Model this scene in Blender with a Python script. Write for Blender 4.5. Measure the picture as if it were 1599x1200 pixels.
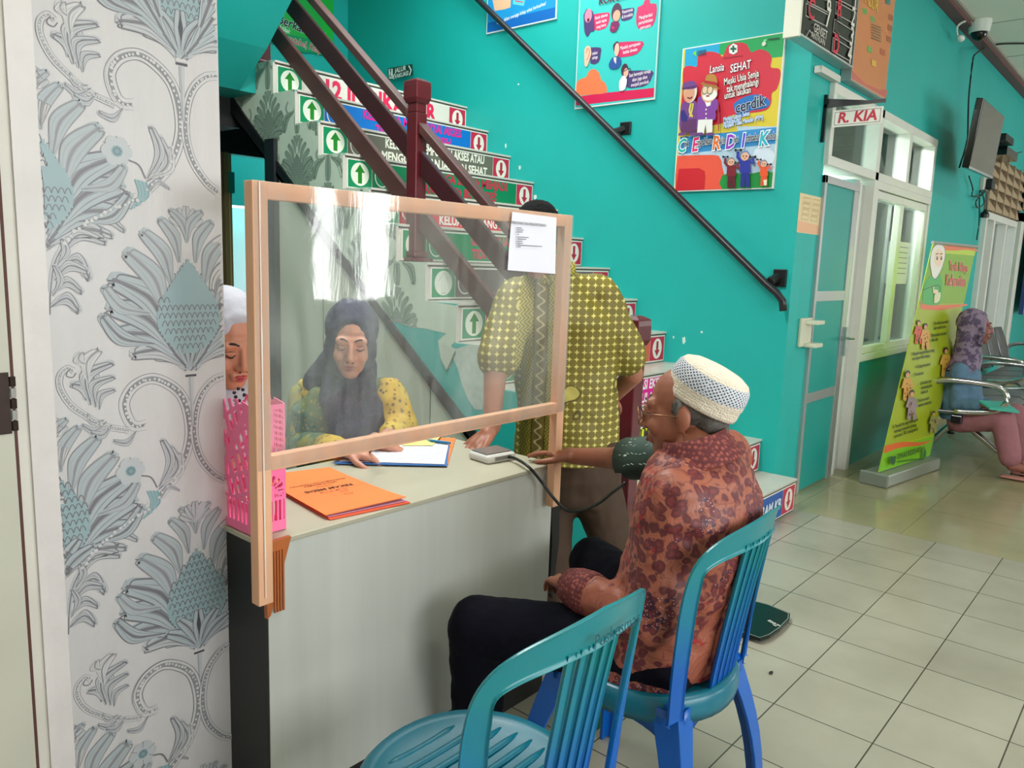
import bpy, math, random
from math import sin, cos, pi, radians, sqrt, hypot
from mathutils import Vector, Matrix
random.seed(7)
SC = bpy.context.scene
for o in list(bpy.data.objects): bpy.data.objects.remove(o)
COL = SC.collection

# ------------------------------------------------------------------ camera
CAM_H = 1.37; FPX = 1217.94
YAW, PITCH, ROLL = 0.710111520, -0.155885301, 0.0344117347
_f = Vector((cos(PITCH)*cos(YAW), cos(PITCH)*sin(YAW), sin(PITCH)))
_r0 = Vector((sin(YAW), -cos(YAW), 0)); _u0 = _r0.cross(_f)
_r = cos(ROLL)*_r0 + sin(ROLL)*_u0; _u = -sin(ROLL)*_r0 + cos(ROLL)*_u0
CO = Vector((0, 0, CAM_H))
cd = bpy.data.cameras.new('camera'); cam = bpy.data.objects.new('camera', cd); COL.objects.link(cam)
cam.matrix_world = Matrix(((_r.x, _u.x, -_f.x, 0), (_r.y, _u.y, -_f.y, 0), (_r.z, _u.z, -_f.z, CAM_H), (0, 0, 0, 1)))
cd.sensor_fit = 'HORIZONTAL'; cd.sensor_width = 36; cd.lens = 36*FPX/1599; cd.clip_start = .05; cd.clip_end = 100
SC.camera = cam
# ------------------------------------------------------------------ world, daylight, exposure
w = bpy.data.worlds.new('world'); SC.world = w; w.use_nodes = True
w.node_tree.nodes['Background'].inputs[0].default_value = (.80, .92, 1, 1)
w.node_tree.nodes['Background'].inputs[1].default_value = 3.0
vs = SC.view_settings; vs.view_transform = 'Standard'; vs.look = 'None'; vs.gamma = 1; vs.use_curve_mapping = False
vs.exposure = 0.0

def area(name, loc, direction, sx, sy, power, col=(1, 1, 1)):
    l = bpy.data.lights.new(name, 'AREA'); l.shape = 'RECTANGLE'; l.size = sx; l.size_y = sy; l.energy = power; l.color = col
    o = bpy.data.objects.new(name, l); COL.objects.link(o); o.location = loc
    o.rotation_euler = Vector(direction).to_track_quat('-Z', 'Z').to_euler(); return o
# daylight coming in through the front windows behind the camera, and the sky outside the rear door
area('front_window_daylight', (1.2, -2.96, 1.75), (0, 1, -.05), 3.6, 1.7, 105, (1, .985, .96))
area('front_window_daylight', (4.145, -2.98, 1.475), (0, 1, 0), .2, .98, 7, (1, .985, .96))
area('front_window_daylight', (4.66, -2.98, 1.5), (0, 1, 0), .38, 1.04, 16, (1, .985, .96))
area('front_window_daylight', (10.6, -2.96, 1.75), (0, 1, -.05), 3.0, 1.6, 70, (1, .985, .96))
area('rear_yard_daylight', (3.4, 7.6, 1.6), (0, -1, 0), 2.4, 2.4, 160, (1, 1, 1))
area('ceiling_fill_light', (1.9, -.9, 3.40), (0, 0, -1), 1.2, .25, 22, (1, .97, .92))  # unseen overhead lamps added to brighten the hall
area('ceiling_fill_light', (7.2, -.3, 3.40), (0, 0, -1), 1.2, .25, 14, (1, .97, .92))
area('stair_hall_light', (3.4, 3.4, 3.95), (0, 0, -1), 1.2, 1.2, 46, (1, .98, .95))
area('reception_fill_light', (1.5, 2.05, 3.3), (.25, .3, -1), 1.2, .2, 75, (1, .98, .95))  # added fill lamp, brightens the dim area behind the desk and under the stairs
area('examination_room_light', (6.2, 3.4, 2.85), (0, 0, -1), 1.6, .8, 480, (.95, 1, .98))

# ------------------------------------------------------------------ pixel rays (calibrated camera) -> points on real planes
def ray(x, y): return _f + (x-799.5)/FPX*_r - (y-600)/FPX*_u
def onX(x, y, X): d = ray(x, y); return CO + d*(X/d.x)
def onY(x, y, Y): d = ray(x, y); return CO + d*(Y/d.y)
def onZ(x, y, Z): d = ray(x, y); return CO + d*((Z-CAM_H)/d.z)
def onD(x, y, D): return CO + ray(x, y)*D

# ------------------------------------------------------------------ materials
MATS = {}
def lin(c): 
    c = c/255; return c/12.92 if c <= .04045 else ((c+.055)/1.055)**2.4
def L3(c): return (lin(c[0]), lin(c[1]), lin(c[2]), 1)
def mat(name, rgb, rough=.6, metal=0., spec=.5, var=0., vscale=8., bump=0., bscale=60., alpha=None, emit=None, coat=0, stretch=None):
    if name in MATS: return MATS[name]
    m = bpy.data.materials.new(name); m.use_nodes = True; nt = m.node_tree; b = nt.nodes['Principled BSDF']
    b.inputs['Base Color'].default_value = L3(rgb); b.inputs['Roughness'].default_value = rough
    b.inputs['Metallic'].default_value = metal; b.inputs['Specular IOR Level'].default_value = spec
    b.inputs['Coat Weight'].default_value = coat
    tc = nt.nodes.new('ShaderNodeTexCoord'); vec = tc.outputs['Object']
    if stretch:
        mp = nt.nodes.new('ShaderNodeMapping'); mp.inputs['Scale'].default_value = stretch
        nt.links.new(vec, mp.inputs[0]); vec = mp.outputs[0]
    if var:
        n = nt.nodes.new('ShaderNodeTexNoise'); n.inputs['Scale'].default_value = vscale; n.inputs['Detail'].default_value = 6
        mx = nt.nodes.new('ShaderNodeMix'); mx.data_type = 'RGBA'
        nt.links.new(vec, n.inputs['Vector']); nt.links.new(n.outputs['Fac'], mx.inputs[0])
        mx.inputs[6].default_value = L3([max(0, c*(1-var)) for c in rgb]); mx.inputs[7].default_value = L3([min(255, c*(1+var)) for c in rgb])
        nt.links.new(mx.outputs[2], b.inputs['Base Color'])
    if bump:
        n2 = nt.nodes.new('ShaderNodeTexNoise'); n2.inputs['Scale'].default_value = bscale; n2.inputs['Detail'].default_value = 4
        bp = nt.nodes.new('ShaderNodeBump'); bp.inputs['Strength'].default_value = bump; bp.inputs['Distance'].default_value = .01
        nt.links.new(vec, n2.inputs['Vector']); nt.links.new(n2.outputs['Fac'], bp.inputs['Height']); nt.links.new(bp.outputs[0], b.inputs['Normal'])
    if emit:
        b.inputs['Emission Color'].default_value = L3(rgb); b.inputs['Emission Strength'].default_value = emit
    MATS[name] = m; return m
def flat(rgb, rough=.5):
    return mat('print_%d_%d_%d' % tuple(rgb), rgb, rough)

def tile_mat(name, c1, c2, grout, size, ox, oy, mortar=.003, rough=.25):
    m = bpy.data.materials.new(name); m.use_nodes = True; nt = m.node_tree; b = nt.nodes['Principled BSDF']
    g = nt.nodes.new('ShaderNodeNewGeometry'); mp = nt.nodes.new('ShaderNodeMapping'); mp.inputs['Location'].default_value = (ox, oy, 0)
    br = nt.nodes.new('ShaderNodeTexBrick'); br.offset = 0; br.squash = 1
    br.inputs['Scale'].default_value = 1; br.inputs['Brick Width'].default_value = size; br.inputs['Row Height'].default_value = size
    br.inputs['Mortar Size'].default_value = mortar; br.inputs['Mortar Smooth'].default_value = .1; br.inputs['Bias'].default_value = 0
    br.inputs['Color1'].default_value = L3(c1); br.inputs['Color2'].default_value = L3(c2); br.inputs['Mortar'].default_value = L3(grout)
    nt.links.new(g.outputs['Position'], mp.inputs[0]); nt.links.new(mp.outputs[0], br.inputs['Vector'])
    n = nt.nodes.new('ShaderNodeTexNoise'); n.inputs['Scale'].default_value = 2.5; n.inputs['Detail'].default_value = 7
    nt.links.new(g.outputs['Position'], n.inputs['Vector'])
    mx = nt.nodes.new('ShaderNodeMix'); mx.data_type = 'RGBA'; mx.blend_type = 'MULTIPLY'
    cr = nt.nodes.new('ShaderNodeValToRGB'); cr.color_ramp.elements[0].position = .3; cr.color_ramp.elements[0].color = (.80, .79, .77, 1); cr.color_ramp.elements[1].position = .65
    nt.links.new(n.outputs['Fac'], cr.inputs[0]); mx.inputs[0].default_value = 1
    nt.links.new(br.outputs['Color'], mx.inputs[6]); nt.links.new(cr.outputs[0], mx.inputs[7])
    nt.links.new(mx.outputs[2], b.inputs['Base Color'])
    b.inputs['Roughness'].default_value = rough
    return m

def glass_mat(name, tint=(1, 1, 1), gloss=.08, haze=.0, rough=.02, hazecol=(200, 205, 200)):
    m = bpy.data.materials.new(name); m.use_nodes = True; nt = m.node_tree; nt.nodes.clear()
    o = nt.nodes.new('ShaderNodeOutputMaterial'); t = nt.nodes.new('ShaderNodeBsdfTransparent'); t.inputs[0].default_value = (*tint, 1)
    g = nt.nodes.new('ShaderNodeBsdfGlossy'); g.inputs['Roughness'].default_value = rough
    fr = nt.nodes.new('ShaderNodeFresnel'); fr.inputs[0].default_value = 1.5
    ad = nt.nodes.new('ShaderNodeMath'); ad.operation = 'MULTIPLY_ADD'; ad.inputs[1].default_value = 1.; ad.inputs[2].default_value = gloss; ad.use_clamp = True
    nt.links.new(fr.outputs[0], ad.inputs[0])
    m1 = nt.nodes.new('ShaderNodeMixShader'); nt.links.new(ad.outputs[0], m1.inputs[0])
    src = t.outputs[0]
    if haze:
        d = nt.nodes.new('ShaderNodeBsdfDiffuse'); d.inputs[0].default_value = L3(hazecol)
        m0 = nt.nodes.new('ShaderNodeMixShader'); nt.links.new(t.outputs[0], m0.inputs[1]); nt.links.new(d.outputs[0], m0.inputs[2])
        tc = nt.nodes.new('ShaderNodeTexCoord'); mp = nt.nodes.new('ShaderNodeMapping'); mp.inputs['Rotation'].default_value = (0, .5, 0); mp.inputs['Scale'].default_value = (9, 9, 2.2)
        n = nt.nodes.new('ShaderNodeTexNoise'); n.inputs['Scale'].default_value = 1.4; n.inputs['Detail'].default_value = 8; n.inputs['Distortion'].default_value = 1.2
        nt.links.new(tc.outputs['Object'], mp.inputs[0]); nt.links.new(mp.outputs[0], n.inputs['Vector'])
        r = nt.nodes.new('ShaderNodeMapRange'); r.inputs[1].default_value = .35; r.inputs[2].default_value = .75; r.inputs[3].default_value = haze*.55; r.inputs[4].default_value = haze*1.9
        nt.links.new(n.outputs['Fac'], r.inputs[0]); nt.links.new(r.outputs[0], m0.inputs[0]); src = m0.outputs[0]
        bp = nt.nodes.new('ShaderNodeBump'); bp.inputs['Strength'].default_value = .035; bp.inputs['Distance'].default_value = .01
        nt.links.new(n.outputs['Fac'], bp.inputs['Height']); nt.links.new(bp.outputs[0], g.inputs['Normal'])
    nt.links.new(src, m1.inputs[1]); nt.links.new(g.outputs[0], m1.inputs[2]); nt.links.new(m1.outputs[0], o.inputs[0])
    return m

# ------------------------------------------------------------------ mesh builder
_tcache = {}
def text_geo(body, bold=0., shear=0., align='CENTER', lsp=1.):
    k = (body, bold, shear, align, lsp)
    if k in _tcache: return _tcache[k]
    cu = bpy.data.curves.new('t', 'FONT'); cu.body = body; cu.size = 1; cu.offset = bold; cu.shear = shear; cu.align_x = align; cu.align_y = 'CENTER'
    cu.resolution_u = 2; cu.space_line = lsp; cu.fill_mode = 'FRONT'
    ob = bpy.data.objects.new('t', cu); COL.objects.link(ob)
    dg = bpy.context.evaluated_depsgraph_get(); dg.update(); ev = ob.evaluated_get(dg); me = ev.to_mesh()
    r = ([v.co.copy() for v in me.vertices], [tuple(p.vertices) for p in me.polygons]); ev.to_mesh_clear()
    bpy.data.objects.remove(ob); bpy.data.curves.remove(cu); _tcache[k] = r; return r

def spline(pts, n=8):
    """Catmull-Rom through Vector points"""
    pts = [Vector(p) for p in pts]
    if len(pts) < 3: return pts
    P = [2*pts[0]-pts[1]]+pts+[2*pts[-1]-pts[-2]]; out = []
    for i in range(1, len(P)-2):
        for k in range(n):
            t = k/n; a, b, c, d = P[i-1], P[i], P[i+1], P[i+2]
            out.append(.5*((2*b)+(c-a)*t+(2*a-5*b+4*c-d)*t*t+(3*b-a-3*c+d)*t*t*t))
    out.append(pts[-1]); return out

class MB:
    def __init__(s): s.v = []; s.f = []; s.mi = []; s.mats = []
    def _m(s, m):
        if m not in s.mats: s.mats.append(m)
        return s.mats.index(m)
    def add(s, vs, fs, m, M=None):
        b = len(s.v); i = s._m(m)
        s.v += [(M @ Vector(p)) if M else Vector(p) for p in vs]
        s.f += [tuple(b+k for k in f) for f in fs]; s.mi += [i]*len(fs)
    def box(s, lo, hi, m, M=None):
        x0, y0, z0 = lo; x1, y1, z1 = hi
        s.add([(x0, y0, z0), (x1, y0, z0), (x1, y1, z0), (x0, y1, z0), (x0, y0, z1), (x1, y0, z1), (x1, y1, z1), (x0, y1, z1)],
              [(0, 3, 2, 1), (4, 5, 6, 7), (0, 1, 5, 4), (1, 2, 6, 5), (2, 3, 7, 6), (3, 0, 4, 7)], m, M)
    def prism(s, pts, ext, m, M=None):
        """pts: 3D polygon, ext: extrusion vector"""
        n = len(pts); e = Vector(ext); A = [Vector(p) for p in pts]
        s.add(A+[p+e for p in A], [tuple(range(n))[::-1], tuple(range(n, 2*n))]+[(i, (i+1) % n, n+(i+1) % n, n+i) for i in range(n)], m, M)
    def tube(s, path, r, m, n=10, M=None, sub=0, flat=1., up=(0, 0, 1), prof=None, caps=True):
        if sub: path = spline(path, sub)
        path = [Vector(p) for p in path]; N = len(path)
        rs = r if isinstance(r, (list, tuple)) else [r]*N
        if len(rs) != N: rs = [rs[0]+(rs[-1]-rs[0])*i/(N-1) if len(rs) == 2 else rs[min(len(rs)-1, int(i*len(rs)/N))] for i in range(N)]
        pr = prof or [(cos(2*pi*k/n), flat*sin(2*pi*k/n)) for k in range(n)]; n = len(pr)
        vs = []
        for i, p in enumerate(path):
            t = (path[min(i+1, N-1)]-path[max(i-1, 0)]).normalized()
            u = Vector(up); a = t.cross(u)
            if a.length < 1e-4: a = t.cross(Vector((1, 0, 0)))
            a.normalize(); b = a.cross(t)
            vs += [p+rs[i]*(a*x+b*y) for x, y in pr]
        fs = [(i*n+k, i*n+(k+1) % n, (i+1)*n+(k+1) % n, (i+1)*n+k) for i in range(N-1) for k in range(n)]
        if caps: fs += [tuple(range(n))[::-1], tuple(range((N-1)*n, N*n))]
        s.add(vs, fs, m, M)
    def lathe(s, prof, m, n=24, M=None):
        """prof: (r,z) list"""
        vs = []; fs = []
        for r, z in prof: vs += [(r*cos(2*pi*k/n), r*sin(2*pi*k/n), z) for k in range(n)]
        for i in range(len(prof)-1): fs += [(i*n+k, i*n+(k+1) % n, (i+1)*n+(k+1) % n, (i+1)*n+k) for k in range(n)]
        fs += [tuple(range(n))[::-1], tuple(range((len(prof)-1)*n, len(prof)*n))]
        s.add(vs, fs, m, M)
    def ell(s, c, r, m, M=None, R=None, n=16, k=10):
        R = R or Matrix.Identity(3); c = Vector(c); vs = []; fs = []
        for i in range(k+1):
            a = pi*i/k
            for j in range(n):
                b = 2*pi*j/n
                vs.append(c+R @ Vector((r[0]*sin(a)*cos(b), r[1]*sin(a)*sin(b), -r[2]*cos(a))))
        for i in range(k):
            for j in range(n): fs.append((i*n+j, i*n+(j+1) % n, (i+1)*n+(j+1) % n, (i+1)*n+j))
        s.add(vs, fs, m, M)
    def build(s, name, parent=None, origin=None, smooth=False, bevel=0, seg=2, sub=0, solid=0, M=None):
        """verts are world coordinates; the object's origin is the parent's origin (or given); M: optional orientation frame for object coordinates"""
        me = bpy.data.meshes.new(name); o = bpy.data.objects.new(name, me); COL.objects.link(o)
        if M is None:
            if origin is None:
                if parent is not None: origin = Vector(parent['_o'])
                else:
                    xs = [v.x for v in s.v]; ys = [v.y for v in s.v]; zs = [v.z for v in s.v]
                    origin = Vector(((min(xs)+max(xs))/2, (min(ys)+max(ys))/2, min(zs)))
            M = Matrix.Translation(Vector(origin))
        Mi = M.inverted()
        me.from_pydata([Mi @ v for v in s.v], [], s.f)
        for m in s.mats: me.materials.append(m)
        for p, i in zip(me.polygons, s.mi): p.material_index = i; p.use_smooth = smooth
        me.update()
        if parent is not None:
            o.parent = parent; PM = Matrix.Translation(Vector(parent['_o'])); o.matrix_basis = PM.inverted() @ M
        else: o.matrix_basis = M
        o['_o'] = list(M.translation)
        if bevel:
            b = o.modifiers.new('bevel', 'BEVEL'); b.width = bevel; b.segments = seg; b.limit_method = 'ANGLE'; b.angle_limit = radians(40)
        if solid:
            b = o.modifiers.new('solid', 'SOLIDIFY'); b.thickness = solid; b.offset = 0
        if sub:
            b = o.modifiers.new('sub', 'SUBSURF'); b.levels = sub; b.render_levels = sub
        return o

def tag(o, label, cat, group=None, kind=None):
    o['label'] = label; o['category'] = cat
    if group: o['group'] = group
    if kind: o['kind'] = kind
    return o
def structure(o): o['kind'] = 'structure'; return o
def thing(name, label, cat, loc, group=None):
    o = bpy.data.objects.new(name, None); COL.objects.link(o); o.location = loc; o['_o'] = list(loc); o.empty_display_size = .1
    return tag(o, label, cat, group)

class Board:
    """flat artwork on a plane: f(x,y) gives the plane point of a crop pixel; N is the outward normal"""
    def __init__(s, f, N, U, V, mb=None, off=0.): s.f = f; s.N = Vector(N); s.U = Vector(U); s.V = Vector(V); s.mb = mb or MB(); s.k = off; s.lim = None
    def P(s, x, y): return s.f(x, y)
    def lay(s): s.k += .00025; return s.N*s.k
    def poly(s, pts, rgb, rough=.45, lay=True, sm=0):
        d = s.lay() if lay else s.N*s.k
        q = [s.P(*p) for p in pts]
        if sm: q = spline(q+[q[0]], sm)[:-1]
        if s.lim: q = [Vector((p.x, min(max(p.y, s.lim[0]), s.lim[1]), min(max(p.z, s.lim[2]), s.lim[3]))) for p in q]
        q = [p+d for p in q]
        nrm = sum(((q[i]-q[0]).cross(q[(i+1) % len(q)]-q[0]) for i in range(1, len(q)-1)), Vector())
        idx = tuple(range(len(q))) if nrm.dot(s.N) > 0 else tuple(range(len(q)))[::-1]
        s.mb.add(q, [idx], flat(rgb, rough))
    def line(s, pts, w, rgb, sm=6, rough=.45, closed=False, lay=True):
        """w in metres, or (w0,w1,..) tapered"""
        d = s.lay() if lay else s.N*s.k
        q = [s.P(*p) for p in pts]
        if sm: q = spline(q, sm)
        n = len(q); ws = w if isinstance(w, (tuple, list)) else (w, w)
        A = []; B = []
        for i, p in enumerate(q):
            t = (q[min(i+1, n-1)]-q[max(i-1, 0)]).normalized(); a = s.N.cross(t)
            x = i/(n-1)*(len(ws)-1); j = min(int(x), len(ws)-2); ww = (ws[j]+(ws[j+1]-ws[j])*(x-j))/2
            A.append(p+d+a*ww); B.append(p+d-a*ww)
        s.mb.add(A+B, [(i+n, i+n+1, i+1, i) for i in range(n-1)], flat(rgb, rough))
    def circ(s, x, y, rx, ry, rgb, n=24, lay=True):
        """rx, ry in metres along U, V"""
        d = s.lay() if lay else s.N*s.k; c = s.P(x, y)+d
        q = [c+s.U*rx*cos(2*pi*i/n)+s.V*ry*sin(2*pi*i/n) for i in range(n)]
        s.mb.add(q, [tuple(range(n))], flat(rgb))
    def text(s, x, y, body, size, rgb, bold=0., shear=0., align='CENTER', rot=0., sx=1., outline=None, ow=.03, lsp=1.):
        c = s.P(x, y); M = Matrix((( *s.U, ), (*s.V,), (*s.N,))).transposed().to_4x4()
        M = Matrix.Translation(c) @ M @ Matrix.Rotation(rot, 4, 'Z') @ Matrix.Diagonal((size*sx, size, size, 1))
        for b, col in (([(bold+ow, outline)] if outline else [])+[(bold, rgb)]):
            vs, fs = text_geo(body, b, shear, align, lsp); d = Matrix.Translation(s.lay())
            s.mb.add(vs, fs, flat(col), d @ M)
# ------------------------------------------------------------------ palette
TEAL = mat('teal_wall_paint', (14, 168, 161), .55, var=.05, vscale=1.6, bump=.04, bscale=14)
TEALD = mat('teal_gloss_paint', (16, 150, 142), .35, var=.06, vscale=2)
WHITE = mat('white_paint', (214, 214, 206), .45, var=.03, vscale=5)
CREAM = mat('cream_white_paint', (205, 200, 190), .5, var=.06, vscale=6)
CEIL = mat('ceiling_board', (222, 228, 214), .7, var=.03, vscale=2)
MAROON = mat('maroon_paint', (84, 22, 30), .32, var=.18, vscale=9)
MAROOND = mat('worn_maroon_paint', (74, 42, 40), .5, var=.22, vscale=14, stretch=(1, .25, 1))
BLACK = mat('black_paint', (16, 16, 18), .4)
BLACKG = mat('black_gloss', (10, 10, 12), .15)
CHROME = mat('chrome', (200, 200, 202), .15, metal=1)
ALU = mat('aluminium', (186, 188, 188), .35, metal=.7)
WOOD = mat('raw_pine_lath', (222, 170, 134), .55, var=.08, vscale=22, stretch=(1, 1, .12))
BROWNW = mat('varnished_moulding', (176, 98, 48), .35, var=.12, vscale=26, stretch=(1, 1, .1))
DARKW = mat('recess_shade_black', (14, 15, 16), .6)  # black lintel, and shade under the landing put into the colour
GREY = mat('underside_plywood', (196, 202, 184), .6, var=.05, vscale=3, stretch=(1, 1, .3))
GLASS = glass_mat('window_glass', (.95, .98, .97), gloss=-.02)
FILM = glass_mat('plastic_film', (.97, .97, .96), gloss=.03, haze=.17, rough=.035)
STEP = mat('white_step_tile', (196, 194, 184), .25, var=.06, vscale=5)
NOSE = mat('dark_tile_joint', (72, 70, 62), .7)

XA, YB, XS = 4.38, 1.715, 2.73          # stair wall plane, hall wall plane, open side of the stairs
RISE, RUN, Y1 = .193, .227, 1.59
yk = lambda k: Y1+RUN*(k-1)
ZC = 3.42

# ------------------------------------------------------------------ floor
tile = tile_mat('white_floor_tile', (166, 162, 146), (158, 154, 138), (70, 64, 52), .300578, -2.3232, -.5451, .0022, .24)
tile2 = tile_mat('olive_floor_tile', (158, 152, 118), (154, 148, 114), (104, 98, 74), .6, -4.41, -1.017, .0015, .14)
def plane(name, x0, y0, x1, y1, z, m, up=True):
    b = MB(); b.box((x0, y0, z-.05 if up else z), (x1, y1, z if up else z+.05), m); return structure(b.build(name, origin=((x0+x1)/2, (y0+y1)/2, z)))
plane('floor', -2, -3, 4.41, 5.76, 0, tile)
plane('floor', 4.41, -3, 14, 5.2, 0, tile2)
plane('ground_outside', 1, 5.86, 6, 9, -.02, mat('outside_concrete', (200, 200, 195), .8)).name = 'floor_yard'
# ceiling (hall) and stair-hall ceiling
c = MB(); c.box((-2, -3, ZC), (14, YB+.12, ZC+.06), CEIL)
for i in range(14): c.box((-2+i*1.2, -3, ZC-.003), (-1.992+i*1.2, YB, ZC+.001), mat('ceiling_joint', (150, 158, 148), .8))
structure(c.build('ceiling'))
c = MB(); c.box((-2, YB+.12, 4.0), (4.5, 5.9, 4.06), CEIL); structure(c.build('ceiling'))

# ------------------------------------------------------------------ walls
b = MB(); b.box((XA, YB, 0), (XA+.12, 5.86, 4.0), TEAL)
for (x, y, rx, rz) in ((868, 490, .012, .03), (943, 490, .01, .022)): pass
bd = Board(lambda x, y: onX(x, y, XA), (-1, 0, 0), (0, -1, 0), (0, 0, 1), b)
for (x, y, rx, ry) in ((1068, 532, .012, .03), (1035, 553, .006, .022), (1052, 527, .006, .012), (1072, 560, .01, .01), (1096, 519, .008, .01), (790, 228, .006, .02), (812, 262, .008, .018), (836, 308, .012, .02), (810, 132, .006, .008)):
    bd.poly([(x-rx*220, y-ry*150), (x+rx*160, y-ry*190), (x+rx*220, y+ry*60), (x-rx*40, y+ry*200), (x-rx*180, y+ry*120)], (196, 226, 218))
structure(b.build('wall_stair'))
# hall wall with door and windows
b = MB(); T = .12
DX0, DX1, WX0, WX1, ZT0, ZT1 = 4.705, 5.56, 5.64, 7.06, 1.93, 2.44
b.box((XA+.12, YB, 0), (DX0, YB+T, ZC+.03), TEAL); 
b.box((DX0, YB, ZT1), (14, YB+T, ZC+.03), TEAL)
b.box((WX0, YB, 0), (WX1, YB+T, .76), TEALD); b.box((WX1, YB, 0), (9.2, YB+T, ZT1), TEAL)
b.box((9.2, YB, 0), (11.1, YB+T, .5), TEAL); b.box((9.2, YB, 2.04), (9.25, YB+T, ZT1), TEAL)
b.box((11.1, YB, 0), (14, YB+T, ZT1), TEAL)
structure(b.build('wall_hall'))
b = MB(); b.box((XA+.03, YB-.012, 0), (DX0, YB, .09), mat('baseboard_tile', (176, 166, 132), .4)); b.box((WX1, YB-.012, 0), (14, YB, .09), MATS['baseboard_tile'])
structure(b.build('baseboard_hall'))
# ceiling trim, maroon with a grey lip
b = MB(); b.box((XA-.1, YB-.09, ZC-.05), (14, YB, ZC), mat('maroon_cornice', (112, 62, 64), .5)); b.box((XA-.1, YB-.115, ZC-.022), (14, YB-.09, ZC), mat('grey_cornice_lip', (150, 140, 132), .5))
structure(b.build('trim_1'))
# back wall with doorway under the landing
b = MB()
b.box((-2, 5.76, 0), (3.2, 5.86, 4), TEAL); b.box((4.0, 5.76, 0), (4.5, 5.86, 4), TEAL); b.box((3.2, 5.76, 2.12), (4.0, 5.86, 4), TEAL)
structure(b.build('wall_back'))
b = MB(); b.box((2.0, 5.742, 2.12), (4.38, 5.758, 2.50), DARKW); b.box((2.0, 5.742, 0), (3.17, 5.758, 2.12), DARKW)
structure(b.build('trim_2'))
# rear door frame and the leaf folded outside
b = MB()
OL = mat('olive_door_timber', (128, 116, 78), .5, var=.15, vscale=10, stretch=(1, 1, .1))
b.box((3.175, 5.70, 0), (3.21, 5.86, 2.12), OL); b.box((3.21, 5.74, 0), (3.245, 5.86, 2.12), mat('light_door_timber', (186, 172, 120), .5)); b.box((3.245, 5.77, 0), (3.275, 5.86, 2.12), OL)
b.box((3.21, 5.735, 1.82), (3.28, 5.74, 1.98), TEAL)
structure(b.build('door_2'))
b = MB(); b.box((3.0, 6.5, 1.78), (4.6, 6.55, 2.6), TEAL); b.box((3.28, 6.46, 1.78), (3.62, 6.5, 2.08), mat('pale_teal_paint', (130, 205, 190), .6)); b.box((2.2, 6.9, 0), (5.6, 7.0, 1.78), mat('white_yard_wall', (238, 240, 240), .8))
structure(b.build('wall_yard'))
# reception wall (wallpapered end of wall) with white door jamb
WP = mat('wallpaper_ground', (190, 186, 186), .38, var=.03, vscale=30, bump=.05, bscale=220, stretch=(1, 1, .12))
yw = 1.59; x0 = .53; x1 = .878
wall = MB(); wall.box((x0, yw, 0), (x1, yw+.12, 4.0), WP)
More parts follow.
